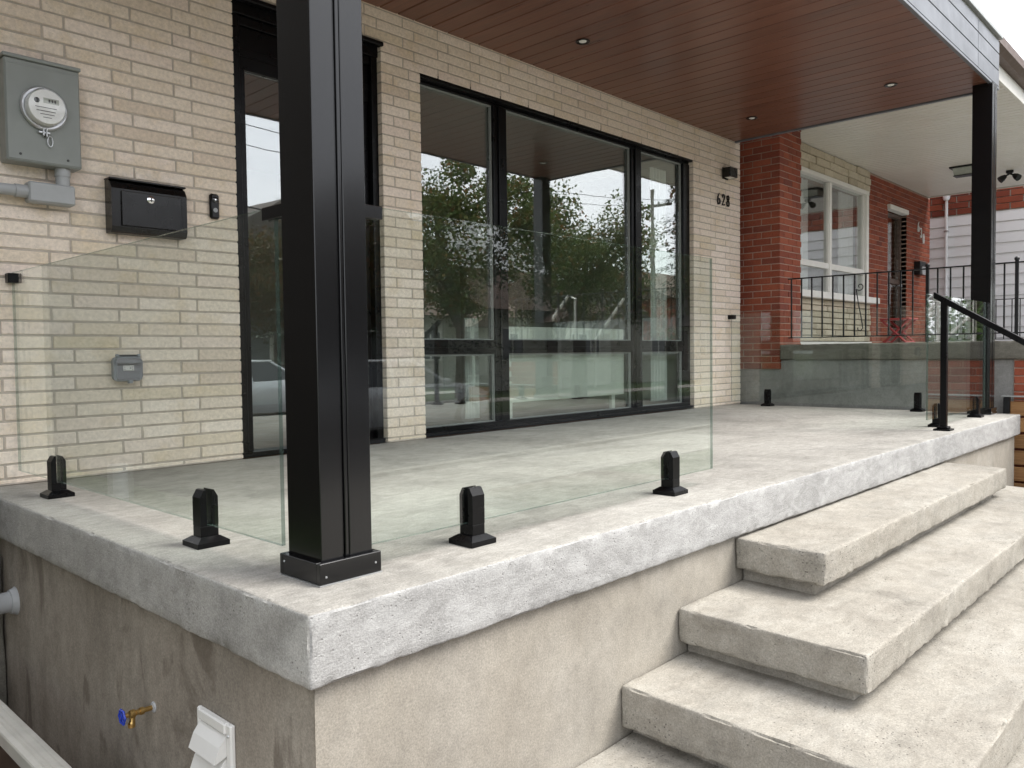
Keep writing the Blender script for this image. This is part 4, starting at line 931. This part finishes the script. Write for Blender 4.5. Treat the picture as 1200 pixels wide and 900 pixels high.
part('stem', 'bark', sh, lambda b: [b.tube([(7.02, -.42, GZ), (7.02+random.uniform(-.12, .12), -.42+random.uniform(-.12, .12), GZ+.45)], [.008, .003], 5) for _ in range(7)])
b = MB(); leaves(b, 420, .055, lambda: Vector((7.02, -.42, GZ+.33))+Vector((random.gauss(0, .09), random.gauss(0, .09), random.gauss(0, .10)))); make_leaf_mesh(b, 'foliage', 'shrubleaf', sh)

bs_ = thing('shrub', 'tall bushy yellow green shrub in the yard beyond the neighbour stairs', 'shrub', (17, -2.5, GZ))
part('stem', 'bark', bs_, lambda b: [b.tube([(17, -2.5, GZ), (17+random.uniform(-.8, .8), -2.5+random.uniform(-.7, .7), GZ+random.uniform(1.6, 2.4))], [.03, .008], 5) for _ in range(14)])
b = MB(); leaves(b, 7000, .10, lambda: Vector((17, -2.5, GZ+1.3))+Vector((random.gauss(0, .6), random.gauss(0, .65), random.gauss(0, .6)))); make_leaf_mesh(b, 'foliage', 'shrubleaf', bs_)
# ------------------------------------------------------------------ across the street (seen in the window and glass reflections)
def deciduous(x, y, h, r_, lab, mat='leaf', nl=11000):
    t_ = thing('street_tree', lab, 'tree', (x, y, GZ), 'leafy trees along the street')
    top = Vector((x, y, GZ+h*.45)); ends = []
    def trunk(b):
        b.tube([(x, y, GZ-.1), (x+.05, y, GZ+h*.2), tuple(top)], [.26, .20, .16], 10)
        for i in range(9):
            a = 2*math.pi*i/9+random.uniform(-.3, .3); e = Vector((x+r_*.7*math.cos(a), y+r_*.7*math.sin(a), GZ+h*random.uniform(.55, .88))); m_ = top.lerp(e, .5)+Vector((0, 0, -.25))
            b.tube([tuple(Vector((x, y, GZ+h*random.uniform(.28, .45)))), tuple(m_), tuple(e)], [.10, .06, .02], 6); ends.append(e); ends.append(m_)
            for _ in range(2):
                e2 = e+Vector((random.uniform(-1, 1), random.uniform(-1, 1), random.uniform(-.2, .9)))*.9; b.tube([tuple(m_), tuple(e2)], [.04, .012], 5); ends.append(e2)
    part('trunk', 'bark', t_, trunk, True)
    cl_ = [(e+Vector((random.gauss(0, .35), random.gauss(0, .35), random.gauss(0, .3))), random.uniform(.45, .95)) for e in ends for _ in range(2)]
    for _ in range(64):
        a, q = random.uniform(0, 6.28), r_*math.sqrt(random.random()); zz = GZ+h*.60+h*.38*math.sqrt(max(0, 1-(q/r_)**2))*random.uniform(-.7, 1)
        cl_.append((Vector((x+q*math.cos(a), y+q*math.sin(a), zz)), random.uniform(.5, 1.0)))
    def pick():
        c_, s_ = random.choice(cl_); d = Vector((random.gauss(0, 1), random.gauss(0, 1), random.gauss(0, .8))).normalized(); return c_+d*s_*random.random()**.4
    b = MB(); leaves(b, int(nl*2.1), .14, pick); make_leaf_mesh(b, 'crown', mat, t_)
def spruce(x, y, h, r_, lab):
    t_ = thing('spruce_tree', lab, 'tree', (x, y, GZ), 'spruce trees along the street')
    part('trunk', 'bark', t_, lambda b: b.tube([(x, y, GZ-.1), (x, y, GZ+h)], [.2, .02], 8))
    b = MB(); z = 1.4
    while z < h-.2:
        rr_ = r_*(1-z/h)+.1; n_ = int(7+rr_*4)
        for i in range(n_):
            a = random.uniform(0, 6.28); l = rr_*random.uniform(.7, 1.1)
            for s_ in range(int(10+l*14)):
                q = l*random.random()**.7; c_ = Vector((x+q*math.cos(a), y+q*math.sin(a), GZ+z-.25*q+random.uniform(-.06, .04)))
                c_ += Vector((-math.sin(a), math.cos(a), 0))*random.gauss(0, .10+.10*(l-q)); dr = Vector((math.cos(a+random.gauss(0, .7)), math.sin(a+random.gauss(0, .7)), random.uniform(-.5, .15)))*.16; sd_ = dr.cross(Vector((0, 0, 1))).normalized()*.028
                b.add([c_, c_+dr*.5+sd_, c_+dr, c_+dr*.5-sd_], [(0, 1, 2, 3)])
        z += random.uniform(.28, .42)
    make_leaf_mesh(b, 'crown', 'needle', t_)
deciduous(18.2, -13.2, 8.0, 3.7, 'large green street tree across the road before the grey sided house', 'leaf', 19000)
deciduous(24.6, -14.0, 7.2, 3.3, 'rust tinged leafy tree across the road before the brown roofed house', 'leaf', 16000)
deciduous(15.4, -18.8, 6.2, 2.4, 'smaller autumn leafed tree on the lawn across the road', 'leaf2', 9000)
deciduous(21.5, -3.3, 8.2, 2.6, 'yellowing leafy tree in the front yard beyond the neighbour stairs', 'leaf2', 12000)
deciduous(40.0, -14.5, 6.0, 2.6, 'distant autumn tree at the far end of the street', 'leaf2', 6000)
spruce(12.3, -12.8, 10.5, 2.3, 'tall dark spruce across the road reflected in the door glass')
spruce(21.6, -6.0, 11.0, 2.5, 'tall dark spruce on the near side of the street past the neighbour stairs')
spruce(37.5, -16.0, 9.5, 2.4, 'tall dark spruce far along the street reflected in the narrow bay')
def street_house(x0, x1, y1, y0, h, wall, roof, lab, gable='x'):
    t_ = thing('street_house', lab, 'house', ((x0+x1)/2, y1, GZ), 'houses across the street')
    part('wall', wall, t_, lambda b: b.box(x0, x1, y0, y1, GZ-.1, GZ+h))
    xm = (x0+x1)/2
    if gable == 'x': part('roof', roof, t_, lambda b: b.prism([(x0-.4, GZ+h-.1), (x1+.4, GZ+h-.1), (xm, GZ+h+2.4)], 1, y0-.4, y1+.5))
    else: part('roof', roof, t_, lambda b: b.prism([(y0-.5, GZ+h-.1), (y1+.5, GZ+h-.1), ((y0+y1)/2, GZ+h+2.2)], 0, x0-.4, x1+.4))
    for zz in ([1.0, 3.7] if h > 4 else [1.2]):
        for xx in (x0+.9, x1-2.3):
            f_ = part('window', 'whitepaint', t_, lambda b: (b.box(xx, xx+1.4, y1, y1+.06, GZ+zz, GZ+zz+.08), b.box(xx, xx+1.4, y1, y1+.06, GZ+zz+1.32, GZ+zz+1.4), b.box(xx, xx+.08, y1, y1+.06, GZ+zz+.081, GZ+zz+1.319), b.box(xx+1.32, xx+1.4, y1, y1+.06, GZ+zz+.081, GZ+zz+1.319), b.box(xx+.66, xx+.74, y1, y1+.05, GZ+zz+.081, GZ+zz+1.319)))
            boxpart('pane', 'darkglass', f_, xx+.081, xx+1.319, y1+.005, y1+.03, GZ+zz+.081, GZ+zz+1.319)
    d_ = boxpart('door', 'brownroof', t_, xm-.45, xm+.45, y1+.002, y1+.06, GZ+.5, GZ+2.6, .01)
    boxpart('steps', 'walk', t_, xm-.8, xm+.8, y1+.001, y1+1.2, GZ-.05, GZ+.45, .01)
    pr = part('porch_roof', roof, t_, lambda b: b.prism([(xm-1.5, GZ+2.8), (xm+1.5, GZ+2.8), (xm, GZ+3.5)], 1, y1+.002, y1+1.6))
    for s_ in (-1.2, 1.2): boxpart('porch_post', 'whitepaint', t_, xm+s_-.06, xm+s_+.06, y1+1.3, y1+1.42, GZ-.05, GZ+2.799, .004)
street_house(-8, 0.5, -21, -30, 5.4, 'vinyl1', 'shingle', 'pale two storey street house with grey gable roof across the road', 'x')
street_house(2.5, 10.5, -21, -30, 5.2, 'redbrick', 'shingle', 'red brick street house across the road behind the tall spruce', 'y')
street_house(12.5, 20, -21.5, -30, 5.3, 'vinyl2', 'shingle', 'grey sided street house across the road behind the large green tree', 'x')
street_house(22, 30.5, -21, -30, 3.4, 'vinyl1', 'shinglebrown', 'low street house with brown roof across the road', 'y')
street_house(33, 41, -21, -30, 3.5, 'vinyl1', 'shingle', 'low pale street house with grey gable near the far spruce', 'x')
street_house(44, 53, -21, -30, 5.0, 'redbrick', 'shinglebrown', 'tall red brick street house at the far end of the road', 'y')
def pole(x, y, lab):
    t_ = thing('utility_pole', lab, 'utility pole', (x, y, GZ), 'utility poles along the street')
    part('pole_shaft', 'bark', t_, lambda b: b.tube([(x, y, GZ-.2), (x+.05, y, GZ+9.5)], [.15, .10], 12), True)
    part('crossarm', 'bark', t_, lambda b: b.box(x-.06, x+.06, y-1.1, y+1.1, GZ+8.6, GZ+8.72))
    for q in (-.95, .95, .4): part('insulator', 'greystucco', t_, lambda b: b.lathe([(.04, 0), (.055, .04), (.03, .14)], (x, y+q, GZ+8.7202), (0, 0, 1), 10), True)
pole(33.2, -15.2, 'wooden utility pole across the road beside the far spruce')
pole(3.0, -15.2, 'wooden utility pole across the road facing the porch')
for k, (q, hz_, lab) in enumerate(((-.95, 8.85, 'outer overhead wire between the utility poles'), (.95, 8.85, 'inner overhead wire between the utility poles'), (0, 6.7, 'lower sagging overhead cable between the utility poles'))):
    b = MB(); b.tube([(3.0+30.2*i/20, -15.2+q, GZ+hz_-.9*4*(i/20)*(1-i/20)) for i in range(21)], .012+.01*(k == 2), 5)
    tag(b.build('overhead_wire', 'iron', None), lab, 'wire', 'overhead wires')
# parked car
CRX = 8.8
car = thing('parked_car', 'silver sedan parked at the far kerb across the road', 'car', (CRX, -10.62, GZ))
def carbody(b):
    sec = [(-2.20, .42, .62, .70), (-2.12, .30, .80, .82), (-1.55, .22, .92, .87), (-1.0, .20, .95, .90), (0, .20, .95, .91), (.8, .20, .97, .91), (1.5, .22, .93, .88), (2.05, .28, .80, .80), (2.25, .38, .62, .66)]
    rows = []
    for (x, zl, zh, hw) in sec:
        rows.append([(x, s_*w_, z_) for s_, w_, z_ in ((-1, hw*.92, zl), (-1, hw, zl+.18), (-1, hw*.99, zh-.16), (-1, hw*.90, zh-.03), (-1, hw*.5, zh), (1, hw*.5, zh), (1, hw*.90, zh-.03), (1, hw*.99, zh-.16), (1, hw, zl+.18), (1, hw*.92, zl))])
    n_ = 10; base = len(b.v)
    for r_ in rows: b.v += [(CRX+p_[0], -10.62+p_[1], GZ+p_[2]) for p_ in r_]
    for i in range(len(rows)-1):
        for k in range(n_): b.f.append((base+i*n_+k, base+i*n_+(k+1) % n_, base+(i+1)*n_+(k+1) % n_, base+(i+1)*n_+k)); b.mi.append(0)
    b.f.append(tuple(base+k for k in range(n_))); b.mi.append(0); e = base+(len(rows)-1)*n_; b.f.append(tuple(e+k for k in range(n_))); b.mi.append(0)
part('body', 'carpaint', car, carbody, True)
def cabin(b, x, inset, z0, z1):
    lo_ = [(-1.75, .80), (1.05, .80)]; hi_ = [(-1.05, .62), (.25, .62)]
    vs = [(CRX+lo_[0][0], -10.62-lo_[0][1]+inset, GZ+z0), (CRX+lo_[1][0], -10.62-lo_[1][1]+inset, GZ+z0), (CRX+lo_[1][0], -10.62+lo_[1][1]-inset, GZ+z0), (CRX+lo_[0][0], -10.62+lo_[0][1]-inset, GZ+z0),
          (CRX+hi_[0][0], -10.62-hi_[0][1]+inset, GZ+z1), (CRX+hi_[1][0], -10.62-hi_[1][1]+inset, GZ+z1), (CRX+hi_[1][0], -10.62+hi_[1][1]-inset, GZ+z1), (CRX+hi_[0][0], -10.62+hi_[0][1]-inset, GZ+z1)]
    b.add(vs, [(0, 3, 2, 1), (4, 5, 6, 7), (0, 1, 5, 4), (1, 2, 6, 5), (2, 3, 7, 6), (3, 0, 4, 7)])
part('windows', 'darkglass', car, lambda b: cabin(b, 0, 0, .90, 1.36))
part('roof', 'carpaint', car, lambda b: b.cbox(CRX-1.12, CRX+.32, -10.62-.64, -10.62+.64, GZ+1.355, GZ+1.42, .03), True)
for s_ in (-1, 1):
    part('pillar', 'carpaint', car, lambda b: (b.tube([(CRX-1.75, -10.62+s_*.80, GZ+.9), (CRX-1.05, -10.62+s_*.63, GZ+1.37)], .05, 6), b.tube([(CRX+1.05, -10.62+s_*.80, GZ+.9), (CRX+.25, -10.62+s_*.63, GZ+1.37)], .035, 6), b.tube([(CRX-.35, -10.62+s_*.805, GZ+.9), (CRX-.35, -10.62+s_*.635, GZ+1.37)], .035, 6)))
    part('headlight', 'bulb', car, lambda b: b.cbox(CRX+1.98, CRX+2.20, -10.62+s_*.58-.14, -10.62+s_*.58+.14, GZ+.60, GZ+.72, .02))
    part('mirror', 'carpaint', car, lambda b: b.cbox(CRX+.72, CRX+.86, -10.62+s_*.98-.09, -10.62+s_*.98+.09, GZ+.92, GZ+1.04, .03), True)
    for xx in (-1.40, 1.42):
        wv = part('wheel', 'tyre', car, lambda b: b.lathe([(.20, -.10), (.31, -.11), (.33, -.08), (.33, .08), (.31, .11), (.20, .10)], (CRX+xx, -10.62+s_*.80, GZ+.318), (0, 1, 0), 28), True)
        part('rim', 'steel', wv, lambda b: b.lathe([(.215, -.115), (.19, -.118), (.05, -.10), (.05, .10), (.19, .118), (.215, .115)], (CRX+xx, -10.62+s_*.80, GZ+.318), (0, 1, 0), 20), True)
